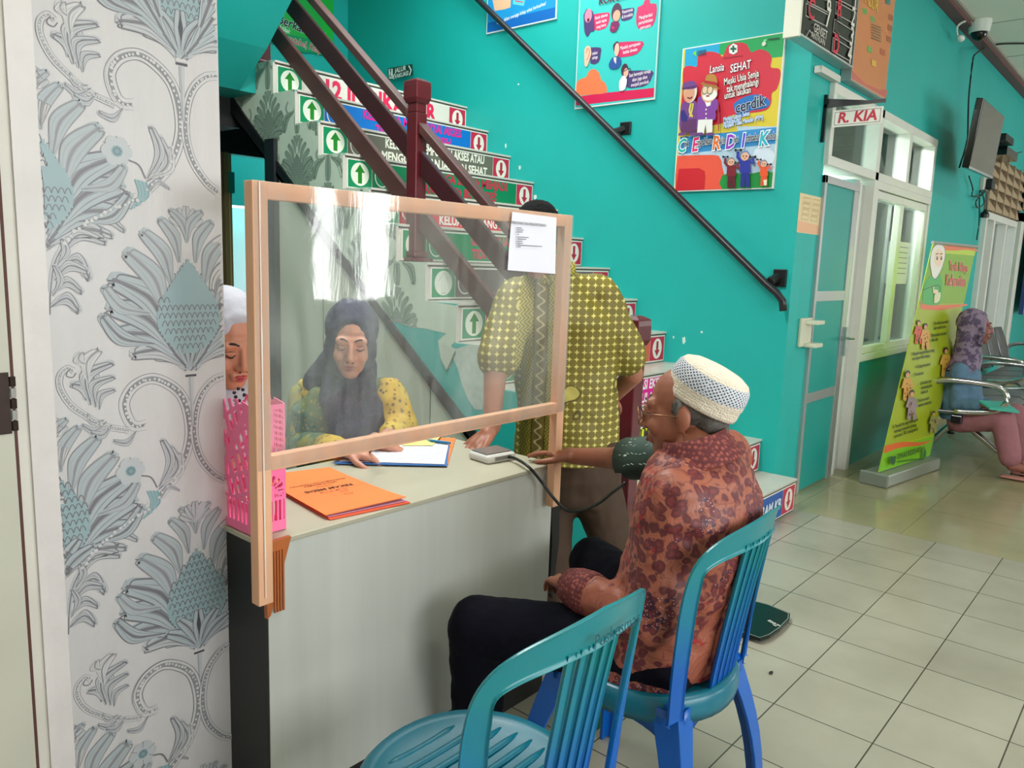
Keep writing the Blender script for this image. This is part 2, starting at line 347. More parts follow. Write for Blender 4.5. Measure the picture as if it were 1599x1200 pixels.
# ------------------------------------------------------------------ wallpaper ornament (engraved acanthus scrolls), one repeat, tiled upwards
INK = [(106, 104, 110), (130, 130, 134), (152, 152, 155), (66, 64, 70)]
FILL = [(172, 173, 176), (158, 166, 170), (136, 158, 162), (190, 187, 187)]
class Orn:
    def __init__(s, mb, pt, N, clip, shades, fills): s.mb = mb; s.pt = pt; s.N = Vector(N); s.clip = clip; s.S = shades; s.F = fills; s.k = .0003; s.c = 0
    def strip(s, pts, w, col, lay=None):
        q = spline([Vector((p[0], p[1], 0)) for p in pts], 7) if len(pts) > 2 else [Vector((pts[0][0]+(pts[1][0]-pts[0][0])*i/8, pts[0][1]+(pts[1][1]-pts[0][1])*i/8, 0)) for i in range(9)]
        n = len(q); ws = w if isinstance(w, (tuple, list)) else (w, w); A = []; Bv = []; ok = []
        for i, p in enumerate(q):
            t = (q[min(i+1, n-1)]-q[max(i-1, 0)]); t = t.normalized() if t.length > 1e-9 else Vector((1, 0, 0)); a = Vector((-t.y, t.x, 0))
            x = i/(n-1)*(len(ws)-1); j = min(int(x), len(ws)-2); ww = (ws[j]+(ws[j+1]-ws[j])*(x-j))/2
            A.append(p+a*ww); Bv.append(p-a*ww); ok.append(s.clip(A[-1].x, A[-1].y) and s.clip(Bv[-1].x, Bv[-1].y))
        s.c = (s.c+1) % 420; d0 = .0002+s.c*5e-6
        V = [s.pt(p.x, p.y)+s.N*(d0+(i % n)*1.5e-7) for i, p in enumerate(A+Bv)]
        fs = [(i+n, i+n+1, i+1, i) for i in range(n-1) if ok[i] and ok[i+1]]
        if fs: s.mb.add(V, fs, flat(col, .4))
    def leaf(s, p0, p1, bend, w, fill=0, ink=0, n=3):
        """curved leaf from root p0 to tip p1, bend = sideways bow, w = width, with engraved lines"""
        a = Vector(p0).to_2d() if len(p0) > 2 else Vector(p0); b_ = Vector(p1); t = b_-a; nrm = Vector((-t.y, t.x))
        m = a+t*.55+nrm*bend; tip = b_+nrm*(-bend*.25)
        s.strip([a, m, b_, tip], (w*.25, w, w*.75, w*.1), s.F[fill], .0004)
        s.strip([a, m, b_, tip], (w*.1, w*.16, w*.1), s.S[ink], .0008)
        for j in range(n):
            f = (j+1)/(n+1)-.5; q = nrm.normalized()*w*f
            s.strip([a+(m-a)*.25+q*.3, m+q, b_+q*.4], (.0003, w*.05, .0004), s.S[(ink+1) % 3], .0008)
        e = nrm.normalized()*w*.5
        s.strip([a, m+e, b_+e*.7, tip], (.0004, w*.075, w*.05), s.S[ink], .0008)
        s.strip([a, m-e, b_-e*.7, tip], (.0004, w*.075, w*.05), s.S[ink], .0008)
    def scroll(s, pts, w, bead=True):
        s.strip(pts, (w*.5, w, w*1.25, w), s.F[3], .0005)
        s.strip(pts, (w*.3, w*.5, w*.7, w*.5), s.S[2 if not bead else 1], .0007)
        q = spline([Vector((p[0], p[1], 0)) for p in pts], 10); L = 0; last = None
        for i in range(1, len(q)):
            L += (q[i]-q[i-1]).length
            if last is None or L-last > w*.42:
                last = L; c = q[i]; r = w*.17*random.uniform(.8, 1.3)
                if s.clip(c.x-r, c.y) and s.clip(c.x+r, c.y):
                    j = Vector((random.uniform(-.1, .1)*w, random.uniform(-.1, .1)*w, 0)); V = [s.pt(c.x+j.x+r*cos(a*pi/3), c.y+j.y+r*sin(a*pi/3))+s.N*.0023 for a in range(6)]
                    s.mb.add(V, [tuple(range(6))], flat(s.F[3], .4))
        for sg in (-1, 1):
            off = []
            for i, p in enumerate(pts):
                a = Vector(pts[max(i-1, 0)]); b_ = Vector(pts[min(i+1, len(pts)-1)]); t = (b_-a).normalized(); off.append(Vector(p)+Vector((-t.y, t.x))*w*.62*sg)
            s.strip(off, (.0005, w*.07, w*.07, .0005), s.S[0], .0009)
    def dot(s, x, y, r, col, n=14, lay=.0022):
        if s.clip(x-r, y) and s.clip(x+r, y): s.mb.add([s.pt(x+r*cos(2*pi*i/n), y+r*sin(2*pi*i/n))+s.N*lay for i in range(n)], [tuple(range(n))], flat(col, .4))
    def palmette(s, cx, cy, h, tint=2):
        """damask flower head rooted at (cx,cy), height h"""
        for side in (-1, 1):
            for (ax, ay, bx, by, bd, w) in ((.03, .0, .20, .10, .5, .06), (.03, .02, .33, .13, .45, .09), (.03, .03, .42, .25, .42, .11), (.10, .12, .44, .40, .35, .12), (.12, .20, .42, .55, .38, .12), (.14, .34, .34, .70, .3, .10), (.10, .52, .25, .82, .3, .08), (.05, .66, .15, .9, .3, .06), (.0, .78, .09, .96, .35, .045), (.22, .18, .50, .34, -.4, .07), (.24, .36, .48, .50, -.4, .06)):
                s.leaf((cx+side*ax*h, cy+ay*h), (cx+side*bx*h, cy+by*h), bd*side*.42, w*h*1.25, 1 if by > .2 else 0, 0 if ay < .3 else 1, 4)
        hp = [(0, .68), (.05, .62), (.11, .53), (.17, .44), (.20, .35), (.195, .27), (.15, .19), (.08, .13), (0, .11)]
        for j in range(24):                     # scaled heart, filled row by row
            v = .11+(j+.5)*.57/24; hw = 0
            for (r0, z0_), (r1, z1_) in zip(hp, hp[1:]):
                if min(z0_, z1_) <= v <= max(z0_, z1_): hw = r0+(r1-r0)*(v-z0_)/(z1_-z0_)
            s.strip([(cx-hw*h, cy+v*h), (cx+hw*h, cy+v*h)], .57/24*h*1.05, s.F[tint], .0009)
        for row in range(11):
            y = .15+row*.047; hw = .2*max(.05, 1-((y-.32)/.36)**2) if y > .32 else .2*(1-(.32-y)/.3)
            k = max(1, int(hw/.03))
            for c in range(-k, k+1):
                x = c*.034+(.017 if row % 2 else 0)
                if abs(x) > hw: continue
                s.strip([(cx+(x-.017)*h, cy+(y-.012)*h), (cx+(x-.009)*h, cy+(y+.012)*h), (cx+x*h, cy+(y+.02)*h), (cx+(x+.009)*h, cy+(y+.012)*h), (cx+(x+.017)*h, cy+(y-.012)*h)], .0055*h, s.S[0], .0012)
        for a in (-50, -28, 0, 28, 50):
            s.leaf((cx, cy+.0*h), (cx+sin(radians(a))*.26*h, cy+cos(radians(a))*.26*h), 0.08*(1 if a > 0 else -1 if a < 0 else 0), .075*h, 1, 0, 2)
        s.strip([(cx, cy+.10*h), (cx, cy+.17*h), (cx, cy+.24*h)], (.004*h, .03*h, .002*h), s.S[3], .0014)
        for a in (-60, -30, 0, 30, 60):
            s.leaf((cx, cy+.86*h), (cx+sin(radians(a))*.11*h, cy+(.86+cos(radians(a))*.13)*h), 0, .05*h, 0, 1, 1)
        s.strip([(cx-.035*h, cy-.01*h), (cx+.035*h, cy-.01*h)], .018*h, s.F[3], .0014); s.strip([(cx-.035*h, cy-.03*h), (cx+.035*h, cy-.03*h)], .014*h, s.S[3], .0014)
        s.strip([(cx, cy-.04*h), (cx, cy-.35*h)], (.035*h, .015*h), s.F[0], .0006); s.strip([(cx-.008*h, cy-.04*h), (cx-.002*h, cy-.35*h)], .004*h, s.S[1], .0009)

def ornament_reception(mb):
    pp = lambda x, y: (lambda v: (v.x, v.z))(onY(x/2.4, y/2.4, yw))
    O = Orn(mb, lambda u, v: Vector((u, yw, v)), (0, -1, 0), lambda u, v: x0+.001 < u < x1-.001 and 0 < v < 3.4, INK, FILL)
    zc0 = pp(679, 221)[1]; per = zc0-onY(299, 579, yw).z
    base = [(1.0)]
    for rep in range(-3, 5):
        dz = rep*per
        Q = lambda pts: [(a, b_+dz) for a, b_ in (pp(*p) for p in pts)]
        cx = onY(283, 92, yw).x
        O.palmette(cx, zc0+dz, .345)
        O.palmette(x0-.012, zc0+dz-per*.62, .33)
        O.scroll(Q([(500, 392), (455, 385), (425, 340), (412, 270), (450, 215), (520, 205), (590, 250), (645, 320), (672, 420), (672, 520), (630, 630), (550, 710)]), .0175)
        O.scroll(Q([(815, 285), (770, 290), (725, 330), (700, 400), (695, 500), (720, 600), (770, 680), (815, 720)]), .014)
        O.scroll(Q([(520, 745), (440, 775), (350, 820), (285, 865), (243, 912)]), .019)
        O.strip(Q([(243, 912), (205, 985), (190, 1080), (187, 1180)]), (.012, .007), FILL[0], .0005); O.strip(Q([(243, 912), (205, 985), (190, 1080), (187, 1180)]), .0022, INK[0], .0009)
        # teal shell at the knot
        for j in range(7): O.strip(Q([(505+j*7, 672+j*2), (520+j*6, 730), (490+j*9, 785-j*6)]), .006 if j % 2 else .0035, FILL[2] if j % 2 else (106, 146, 150), .0010)
        # flower
        fx, fz = Q([(437, 567)])[0]
        for a in range(6): O.dot(fx+.017*cos(a*pi/3), fz+.017*sin(a*pi/3), .0125, (172, 175, 178), lay=.0018+a*2e-5) 
        for a in range(6): O.strip([(fx+.014*cos(a*pi/3+.5), fz+.014*sin(a*pi/3+.5)), (fx+.029*cos(a*pi/3+.5), fz+.029*sin(a*pi/3+.5))], .0012, INK[1], .0012)
        O.dot(fx, fz, .0105, (116, 146, 152), lay=.0021)
        for a in range(8): O.dot(fx+.006*cos(a*pi/4), fz+.006*sin(a*pi/4), .0018, INK[0], 6, .0024)
        O.strip(Q([(480, 600), (520, 620), (545, 670)]), .003, INK[0])
        L = lambda a, c, bd, w, f=0, k=0, n=3: O.leaf(Q([a])[0], Q([c])[0], bd, w, f, k, n)
        L((552, 680), (600, 520), -.3, .022); L((552, 670), (570, 485), -.2, .02); L((560, 665), (640, 560), -.3, .014, 3, 1)
        L((430, 790), (400, 735), .4, .012); L((395, 600), (400, 650), .3, .018)
        L((560, 720), (630, 705), .4, .010); L((330, 860), (460, 860), .3, .018); L((360, 850), (440, 740), .2, .012)
        # left plume with curl
        O.scroll(Q([(205, 75), (180, 55), (150, 75), (150, 130), (190, 210), (250, 275), (330, 345), (430, 395)]), .010, False)
        O.strip(Q([(215, 85), (200, 100), (175, 85), (185, 65), (205, 70)]), .002, INK[0])
        L((270, 200), (250, 60), -.2, .020); L((255, 215), (205, 130), -.3, .022); L((275, 240), (350, 90), .35, .024); L((295, 255), (360, 150), .35, .020)
        L((310, 270), (365, 205), .3, .016); L((340, 330), (245, 320), .3, .014); L((360, 350), (280, 360), .3, .016); L((460, 405), (375, 425), .3, .014); L((330, 320), (260, 280), .3, .010)
        L((262, 130), (300, 20), .2, .026, 3, 1); L((250, 60), (230, 10), .3, .02, 3, 1)
        # ferny leaves of the lower stem
        for (a, c, bd, w) in (((235, 930), (410, 880), .25, .024), ((225, 960), (385, 905), .3, .022), ((210, 1010), (330, 1035), .45, .026), ((205, 1050), (320, 1015), .3, .02), ((200, 1100), (300, 1090), .4, .02), ((190, 1150), (290, 1160), .4, .024), ((215, 990), (235, 900), -.2, .014), ((198, 1110), (205, 1000), -.2, .012)):
            L(a, c, bd, w)
ornament_reception(wall)
structure(wall.build('wall_reception', origin=(.7, yw, 0)))

b = MB()
jm = mat('old_white_jamb_paint', (206, 200, 198), .45, var=.06, vscale=9, bump=.12, bscale=30)
xg = onY(40, 900, yw-.02).x
b.box((xg+.035, yw-.005, 0), (x0, yw+.12, 3.4), jm); b.box((xg+.022, yw-.022, 0), (xg+.035, yw+.1, 3.4), jm); b.box((xg+.003, yw-.016, 0), (xg+.022, yw+.1, 3.4), CREAM)
b.box((xg-.002, yw-.018, 0), (xg+.0029, yw+.02, 3.4), mat('door_gap_brown', (84, 48, 40), .7))
structure(b.build('trim_3'))
b = MB(); b.box((-.55, yw-.03, 0), (xg-.006, yw+.015, 3.4), mat('old_door_leaf_paint', (184, 182, 168), .5, var=.06, vscale=5))
d1 = structure(b.build('door_3'))
b = MB(); 
zh = onY(10, 630, yw-.03).z
RU = mat('rusty_hinge', (48, 34, 30), .55, metal=.5, var=.3, vscale=40)
b.box((xg-.04, yw-.034, zh-.055), (xg-.010, yw-.029, zh+.055), RU)
for i in range(5): b.tube([(xg-.005, yw-.034, zh-.05+i*.02), (xg-.005, yw-.034, zh-.033+i*.02)], .0055, ALU if i % 2 else RU, 8)
h = b.build('hinge', d1)
b = MB(); b.box((-2, yw, 0), (-.56, yw+.12, 3.5), CREAM); b.box((-2, yw, 3.4), (x1, yw+.12, 4.0), CREAM); structure(b.build('wall_left'))
# other walls of the hall (behind and beside the camera) with the front windows
b = MB()
def wallY(b, xa, xb, y, z0, z1, holes, m, t=.1):
    xs = xa
    for (ha, hb, za, zb) in holes:
        b.box((xs, y-t, z0), (ha, y, z1), m); b.box((ha, y-t, z0), (hb, y, za), m); b.box((ha, y-t, zb), (hb, y, z1), m); xs = hb
    b.box((xs, y-t, z0), (xb, y, z1), m)
holes = [(-.6, 3.0, .9, 2.6), (4.02, 4.27, .95, 2.0), (4.46, 4.86, .95, 2.05), (9.0, 12.2, .9, 2.6)]
wallY(b, -2, 14, -3, 0, ZC, holes, WHITE); structure(b.build('wall_front'))
for (ha, hb, za, zb) in holes:
    b = MB(); F = .03
    b.box((ha, -3.06, za), (ha+F, -2.99, zb), WHITE); b.box((hb-F, -3.06, za), (hb, -2.99, zb), WHITE); b.box((ha, -3.06, za), (hb, -2.99, za+F), WHITE); b.box((ha, -3.06, zb-F), (hb, -2.99, zb), WHITE)
    b.box((ha, -3.05, za+(zb-za)*.3), (hb, -3.0, za+(zb-za)*.3+.02), WHITE)
    if hb-ha > 1:
        for k in range(1, 4): b.box((ha+(hb-ha)*k/4-.02, -3.05, za), (ha+(hb-ha)*k/4+.02, -3.0, zb), WHITE)
    structure(b.build('window_front'))
b = MB(); b.box((-2.1, -3.1, 0), (-2, 5.86, 4), CREAM); structure(b.build('wall_left_end'))
b = MB(); b.box((14, -3.1, 0), (14.1, 5.2, ZC), CREAM); structure(b.build('wall_right_end'))
# examination room seen through the hall windows
b = MB(); b.box((4.5, 4.6, 0), (9.0, 4.7, 3.0), mat('room_wall_paint', (205, 212, 204), .6)); b.box((8.6, YB+.12, 0), (8.7, 4.6, 3.0), MATS['room_wall_paint']); b.box((4.5, YB+.12, 2.95), (8.7, 4.7, 3.0), CEIL)
b.box((4.51, 4.58, 1.7), (6.4, 4.6, 2.95), mat('room_green_paint', (40, 150, 120), .6))
structure(b.build('wall_examination_room'))
# ------------------------------------------------------------------ staircase
st = thing('staircase', 'tiled staircase with wallpapered open side, rising along the teal wall', 'staircase', (3.5, Y1, 0))
for k in range(1, 14):
    b = MB(); y = yk(k); z = RISE*k; z0_ = max(0, z-RISE*1.9)
    b.box((XS+.0005, y, z0_ if k < 3 else z-RISE-.03), (XA, y+RUN+.02 if k < 13 else 4.49, z-.012), STEP)
    b.box((XS+.015, y-.006, z-.020), (XA, y, z-.013), NOSE)
    b.box((XS+.01, y-.010, z-.012), (XA, y+RUN+.02 if k < 13 else 4.49, z), STEP)
    b.box((XS+.02, y-.002, z-RISE), (XA, y, z-RISE+.004), NOSE)
    b.build('step', st, bevel=.002)
bL = onX(417.5, 227.5, XS); bR = onX(735, 681, XS); sl = (bL.z-bR.z)/(bL.y-bR.y)
zb = lambda y: bR.z+sl*(y-bR.y)             # upper edge of the black stringer band
ybot = bR.y-bR.z/sl
top = []
for k in range(1, 14): top += [(yk(k)+.004, RISE*(k-1)-(.004 if k > 1 else 0)), (yk(k)+.004, RISE*k-.004)]
top += [(4.75, RISE*13)]
poly = [(XS, y, z) for y, z in top]+[(XS, 4.75, zb(4.75)), (XS, ybot, 0)]
b = MB(); b.prism(poly, (.02, 0, 0), TEAL); b.build('side_panel', st)
b = MB(); b.prism([(XS-.015, ybot, 0), (XS-.015, 4.9, zb(4.9)), (XS-.015, 4.9, zb(4.9)-.11), (XS-.015, ybot-.13, 0)], (.05, 0, 0), BLACK); b.build('stringer', st)
# wallpaper on the open side (torn off towards the bottom)
WPS = mat('grey_green_wallpaper', (196, 210, 192), .5, var=.04, vscale=10)
tear = [onX(x, y, XS) for x, y in ((607, 500), (622, 504), (640, 511), (662, 513), (697, 521), (684, 533), (690, 548), (697, 578), (703, 574), (709, 552), (705, 540), (712, 533))]
k0 = 6
wp = [(yk(k0), tear[-1].z)]
for k in range(k0, 14): wp += [(yk(k)-.001, RISE*k-(0.012 if k > k0 else .012))] if k == k0 else [(yk(k), RISE*(k-1)), (yk(k), RISE*k)]
wp += [(4.75, RISE*13)]
wp += [(4.75, zb(4.75))]+[(p.y, p.z) for p in tear[:-1]]
b = MB(); 
def tri_fan(poly2):      # ear-clipping through mathutils
    from mathutils.geometry import tessellate_polygon
    return tessellate_polygon([[Vector((p[0], p[1], 0)) for p in poly2]])
V = [Vector((XS-.0015, p[0], p[1])) for p in wp]
fs = []
for t in tri_fan(wp):
    n_ = (V[t[1]]-V[t[0]]).cross(V[t[2]]-V[t[0]]); fs.append(tuple(t) if n_.x < 0 else tuple(t)[::-1])
b.add(V, fs, WPS)
def inpoly(u, v, P):
    c = False; n = len(P)
    for i in range(n):
        (a, b_), (d, e) = P[i], P[(i+1) % n]
        if (b_ > v) != (e > v) and u < (d-a)*(v-b_)/(e-b_)+a: c = not c
    return c
GI = [(100, 116, 104), (118, 134, 122), (136, 152, 138), (84, 98, 88)]; GF = [(150, 166, 150), (140, 158, 142), (132, 150, 136), (168, 182, 166)]
O2 = Orn(b, lambda u, v: Vector((XS-.0018, u, v)), (-1, 0, 0), lambda u, v: inpoly(u, v, wp), GI, GF)
c0 = onX(465, 300, XS)
for i in range(-3, 7):
    for j in range(-6, 7):
        u = c0.y+i*.30; v = c0.z+j*.56+(.28 if i % 2 else 0)
        if not (zb(u)-.6 < v < zb(u)+1.0): continue
        O2.palmette(u, v, .33)
        for sd in (-1, 1):
            O2.scroll([(u, v-.02), (u+sd*.02, v-.08), (u+sd*.07, v-.12), (u+sd*.11, v-.08), (u+sd*.09, v-.04)], .014, False)
            O2.leaf((u+sd*.03, v-.10), (u+sd*.13, v-.2), .2*sd, .05, 1, 0, 2)
        O2.leaf((u, v-.04), (u, v-.22), 0, .05, 1, 0, 2)
for i in range(len(tear)): pass
# hanging flap and scraped plaster
fl = [onX(x, y, XS-.012) for x, y in ((684, 533), (712, 545), (697, 578), (688, 560))]
b.add(fl, [(0, 1, 2, 3)], flat((190, 200, 186))); 
b.build('wallpaper', st)
b = MB(); sc_ = [(712, 545), (735, 538), (757, 540), (757, 606), (754, 640), (742, 640), (731, 625), (722, 602), (714, 575), (708, 560)]
P_ = [onX(x, y, XS-.0015) for x, y in sc_]; fs = [t if (P_[t[1]]-P_[t[0]]).cross(P_[t[2]]-P_[t[0]]).x < 0 else t[::-1] for t in tri_fan([(p.y, p.z) for p in P_])]
b.add(P_, fs, mat('scraped_plaster', (182, 196, 186), .8, var=.12, vscale=30)); b.build('bare_plaster', st)

# boarded infill under the flight, black post, landing and second flight
b = MB(); b.prism([(XS+.005, 2.0, 0), (XS+.005, 4.27, 0), (XS+.005, 4.27, zb(4.27)-.02), (XS+.005, ybot, 0)], (.03, 0, 0), GREY)
for s_ in (3.82, 2.9): b.box((XS+.003, s_, 0), (XS+.006, s_+.006, zb(s_)-.05), mat('panel_seam', (110, 122, 108), .8))
structure(b.build('wall_under_stairs'))
b = MB(); b.box((XS-.03, 4.27, 0), (XS+.05, 4.37, 2.05), mat('black_post', (24, 28, 34), .5)); structure(b.build('trim_4'))
b = MB(); b.box((1.9, 4.50, 2.335), (XA-.001, 5.76, RISE*13), TEALD); b.box((1.9, 4.78, 2.16), (2.78, 5.76, 2.335), DARKW); structure(b.build('wall_landing'))  # dark lower box paints the shade below the landing
b = MB(); b.prism([(2.62, 4.50, 2.335), (2.62, 4.2, 2.53), (2.62, 2.4, 4.06), (2.62, 2.4, 4.6), (2.62, 4.5, 2.8)], (-1.6, 0, 0), TEAL); structure(b.build('wall_upper_flight'))

# newel posts, each a thing
def newel(name, x, y, zb_, zt, label, cap=True):
    t = thing(name, label, 'newel post', (x, y, zb_))
    b = MB(); b.box((x-.038, y-.038, zb_+.05), (x+.038, y+.038, zt-.17), MAROON); b.build('shaft', t, bevel=.006)
    b = MB(); b.box((x-.07, y-.07, zb_), (x+.07, y+.07, zb_+.022), MAROON); b.box((x-.055, y-.055, zb_+.022), (x+.055, y+.055, zb_+.055), MAROON); b.build('plinth', t, bevel=.008)
    if cap:
        b = MB(); b.box((x-.035, y-.035, zt-.17), (x+.035, y+.035, zt-.12), MAROON)
        b.lathe([(.052*sqrt(2)*.8, 0), (.052*sqrt(2), .025), (.052*sqrt(2), .085), (.05*sqrt(2), .11), (.03, .125)], MAROON, 4, Matrix.Translation((x, y, zt-.125)) @ Matrix.Rotation(pi/4, 4, 'Z')); b.build('cap', t, bevel=.005)
    return t
newel('newel_post', 2.85, 3.165, RISE*7, 2.285, 'maroon newel post with faceted cap, halfway up the tiled stairs')
newel('newel_post', 2.795, 1.74, RISE*1, 1.165, 'maroon newel post standing at the foot of the stairs behind the old man')
newel('newel_post', 2.85, 4.62, RISE*13, 3.5, 'dark maroon newel post at the top landing, cut by the upper flight', False)
zi = [onX(648, 180, 2.83).z-.028, onX(648, 237, 2.83).z-.02, onX(648, 306, 2.83).z-.075]; hh = (.055, .125, .13)
for nm, lab, i in (('handrail', 'narrow worn maroon top handrail of the stair banister', 0), ('banister_rail', 'broad dark maroon middle rail of the stair banister', 1), ('banister_rail', 'worn brownish maroon lowest rail of the stair banister', 2)):
    b = MB(); S = .835
    for (ya, yb) in ((1.80, 3.12), (3.21, 4.60)):
        za = zi[i]+S*(ya-3.165); zb2 = zi[i]+S*(yb-3.165); h = hh[i]/2; wx = .03 if i == 0 else .017
        b.prism([(2.85-wx, ya, za-h), (2.85-wx, yb, zb2-h), (2.85-wx, yb, zb2+h), (2.85-wx, ya, za+h)], (2*wx, 0, 0), (MAROOND if i != 1 else mat('dark_maroon_paint', (60, 20, 26), .35, var=.15, vscale=7)))
    tag(b.build(nm, bevel=.006), lab, 'banister rail')

# black wall handrail
t = thing('wall_handrail', 'black round metal handrail on brackets, fixed to the teal stair wall', 'handrail', (XA-.07, 1.8, 1.1))
HX = XA-.075; a = onX(735, -12, HX); c_ = onX(1196, 443, HX)
b = MB(); b.tube([a+(a-c_)*.3, a, (a+c_)/2, c_, onX(1213, 458, HX), onX(1222, 470, HX), onX(1223, 486, HX)], .021, mat('black_rail_paint', (30, 32, 36), .35), 14); b.build('rail', t, smooth=True)
b = MB(); p = onX(1208, 440, HX); b.tube([(HX, p.y+.02, p.z+.0), (XA, p.y+.0, p.z+.03)], .026, BLACK, 12); b.box((XA-.02, p.y-.045, p.z-.03), (XA, p.y+.03, p.z+.07), BLACK); b.build('bracket', t, bevel=.004)
b = MB(); p = onX(955, 207, HX); b.tube([(HX, p.y, p.z), (XA-.005, p.y-.05, p.z+.03)], .02, BLACK, 12); b.box((XA-.015, p.y-.10, p.z-.01), (XA, p.y-.02, p.z+.07), BLACK); b.build('bracket', t, bevel=.004)

# ------------------------------------------------------------------ indicator signs on the risers
GRN = (0, 132, 84); CRI = (186, 28, 66); WH = (226, 224, 214)
signs = {
 13: ((206, 202, 192), (206, 24, 74), ['12 INDIKATOR'], 'white riser sign reading 12 INDIKATOR in red, topmost of the stair signs', (14, 120, 20)),
 12: ((0, 104, 186), (206, 20, 130), ['KELUARGA MEMPUNYAI AKSES', 'TERHADAP AIR BERSIH'], 'blue riser sign with magenta lettering, second from the top of the stairs', (14, 120, 20)),
 11: ((98, 96, 84), (222, 220, 206), ['KELUARGA MEMPUNYAI AKSES ATAU', 'MENGGUNAKAN JAMBAN SEHAT'], 'grey riser sign with white lettering about JAMBAN SEHAT', (14, 120, 20)),
 10: ((0, 122, 76), (190, 30, 66), ['SEKELUARGA SUDAH MENJADI', 'ANGGOTA JKN/ASKES'], 'green riser sign with crimson lettering ending in ASKES', (14, 120, 20)),
 9: ((200, 24, 52), (228, 222, 214), ['TIDAK ADA ANGGOTA', 'KELUARGA YANG MEROKOK'], 'red riser sign with white lettering KELUARGA, crossed by the plastic screen edge', (0, 110, 74)),
 8: ((0, 126, 78), (196, 40, 80), ['GANGGUAN JIWA BERAT', 'TIDAK DITELANTARKAN'], 'green riser sign with crimson lettering on the stairs behind the mid newel base', (0, 110, 74)),
 7: ((106, 92, 92), (222, 218, 210), ['PENDERITA HIPERTENSI', 'BEROBAT TERATUR'], 'mauve grey riser sign reading PENDERITA behind the plastic screen', None),
 6: ((196, 44, 60), (228, 222, 214), ['PENDERITA TB PARU', 'BEROBAT SESUAI STANDAR'], 'riser sign mostly hidden by the standing man, with a green arrow at its left end', (14, 120, 20)),
 5: ((206, 92, 66), (232, 222, 210), ['BALITA DIPANTAU', 'PERTUMBUHANNYA'], 'orange riser sign with a red arrow, just right of the standing man\'s sleeve', (14, 120, 20)),
 4: ((214, 0, 140), (236, 226, 230), ['BAYI MENDAPAT ASI EKSLUSIF', 'SELAMA 6 BULAN'], 'magenta riser sign reading EKSLUSIF behind the old man\'s cap', (14, 120, 20)),
 3: ((222, 222, 20), (24, 24, 24), ['BAYI MENDAPAT IMUNISASI', 'DASAR LENGKAP'], 'yellow riser sign with black lettering behind the old man\'s glasses', (14, 120, 20)),
 2: ((206, 96, 106), (232, 220, 214), ['IBU BERSALIN DI FASKES'], 'pinkish red riser sign with a round family logo, above the lowest step', (14, 120, 20)),
 1: ((20, 80, 160), (206, 220, 232), ['KELUARGA MENGIKUTI PROGRAM KB'], 'blue riser sign ending in KB on the lowest step', (14, 120, 20))}
for k in range(13, 0, -1):
    bg, fg, lines, lab, arrow = signs[k]; y = yk(k)-.005; zt = RISE*k-.024; zl = RISE*k-.184; XL = XS+.035; XR = XA-.01
    if k in (13, 12, 11, 10): XL = XS+.025
    H = zt-zl; b = MB(); b.box((XL, y, zl), (XR, y+.004, zt), flat(WH))
    B = Board(lambda u, v, y=y: Vector((u, y, v)), (0, -1, 0), (1, 0, 0), (0, 0, 1), b)
    rect = lambda a, c, d, e, col: B.poly([(a, c), (d, c), (d, e), (a, e)], col)
    g = .006; q = H*1.08
    rect(XL+g, zl+g, XL+q, zt-g, GRN); rect(XR-q, zl+g, XR-g, zt-g, CRI); rect(XL+q+g/2, zl+g, XR-q-g/2, zt-g, bg)
    cz = (zl+zt)/2; cx = XL+q/2+.002; rr = H*.4
    B.circ(cx, cz, rr, rr, (216, 222, 206) if arrow else (206, 212, 200))
    ac = arrow or (196, 204, 192); s_ = rr
    def arw(cx, cz, sg, col, s_):
        B.poly([(cx-s_*.22, cz-sg*s_*.8), (cx-s_*.22, cz+sg*s_*.15), (cx-s_*.55, cz+sg*s_*.15), (cx, cz+sg*s_*.85), (cx+s_*.55, cz+sg*s_*.15), (cx+s_*.22, cz+sg*s_*.15), (cx+s_*.22, cz-sg*s_*.8)], col)
    if not arrow: arw(cx, cz, 1, (120, 140, 126), s_*1.06)
    arw(cx, cz, 1, ac, s_)
    cx = XR-q/2-.002; B.circ(cx, cz, rr*.86, rr, (224, 218, 206)); arw(cx, cz, -1, (170, 20, 56), s_*.9)
    mx = (XL+XR)/2+.02; wid = XR-XL-2*q-.14
    lx = XL+q+.075
    if k <= 2: B.circ(XL+q+.26, cz, .065, .065, (226, 210, 206)); B.circ(XL+q+.26, cz, .05, .05, (190, 40, 70)); [B.poly([(XL+q+.26+dx-.008, cz-.03), (XL+q+.26+dx+.008, cz-.03), (XL+q+.26+dx+.01, cz+.012*sg), (XL+q+.26+dx-.01, cz+.012*sg)], (230, 215, 212)) for dx, sg in ((-.022, 1.6), (0, 1), (.022, 1.6))]
    elif k != 13:
        B.circ(lx, cz, .055, .06, (220, 220, 214)); B.circ(lx, cz, .048, .053, bg)
    if k == 13: B.text(mx-.015, cz, lines[0], H*.98, fg, .04, sx=.93)
    elif len(lines) == 2:
        for ln, dz in zip(lines, (.245, -.235)):
            ws = 1.05 if len(ln) < 20 else min(1.0, wid/(len(ln)*.66*H*.44))
            B.text(mx+.075, cz+dz*H, ln, H*.47, fg, .034, .12 if k < 8 else 0, sx=ws*.84)
    else:
        if k == 2: B.text(mx+.14, cz-.005, lines[0], H*.62, fg, .04, .1, sx=.78)
        else: B.text(XR-q-.03, cz, lines[0], H*.52, fg, .04, .1, align='RIGHT', sx=.9)
    tag(b.build('riser_sign'), lab, 'sign', 'health indicator signs on the stair risers')
# stickers' pieces of card under the lowest left corner
def onP(x, y, P0, N): d = ray(x, y); return CO+d*((Vector(P0)-CO).dot(N)/d.dot(N))
SKIN_P = (232, 190, 160)
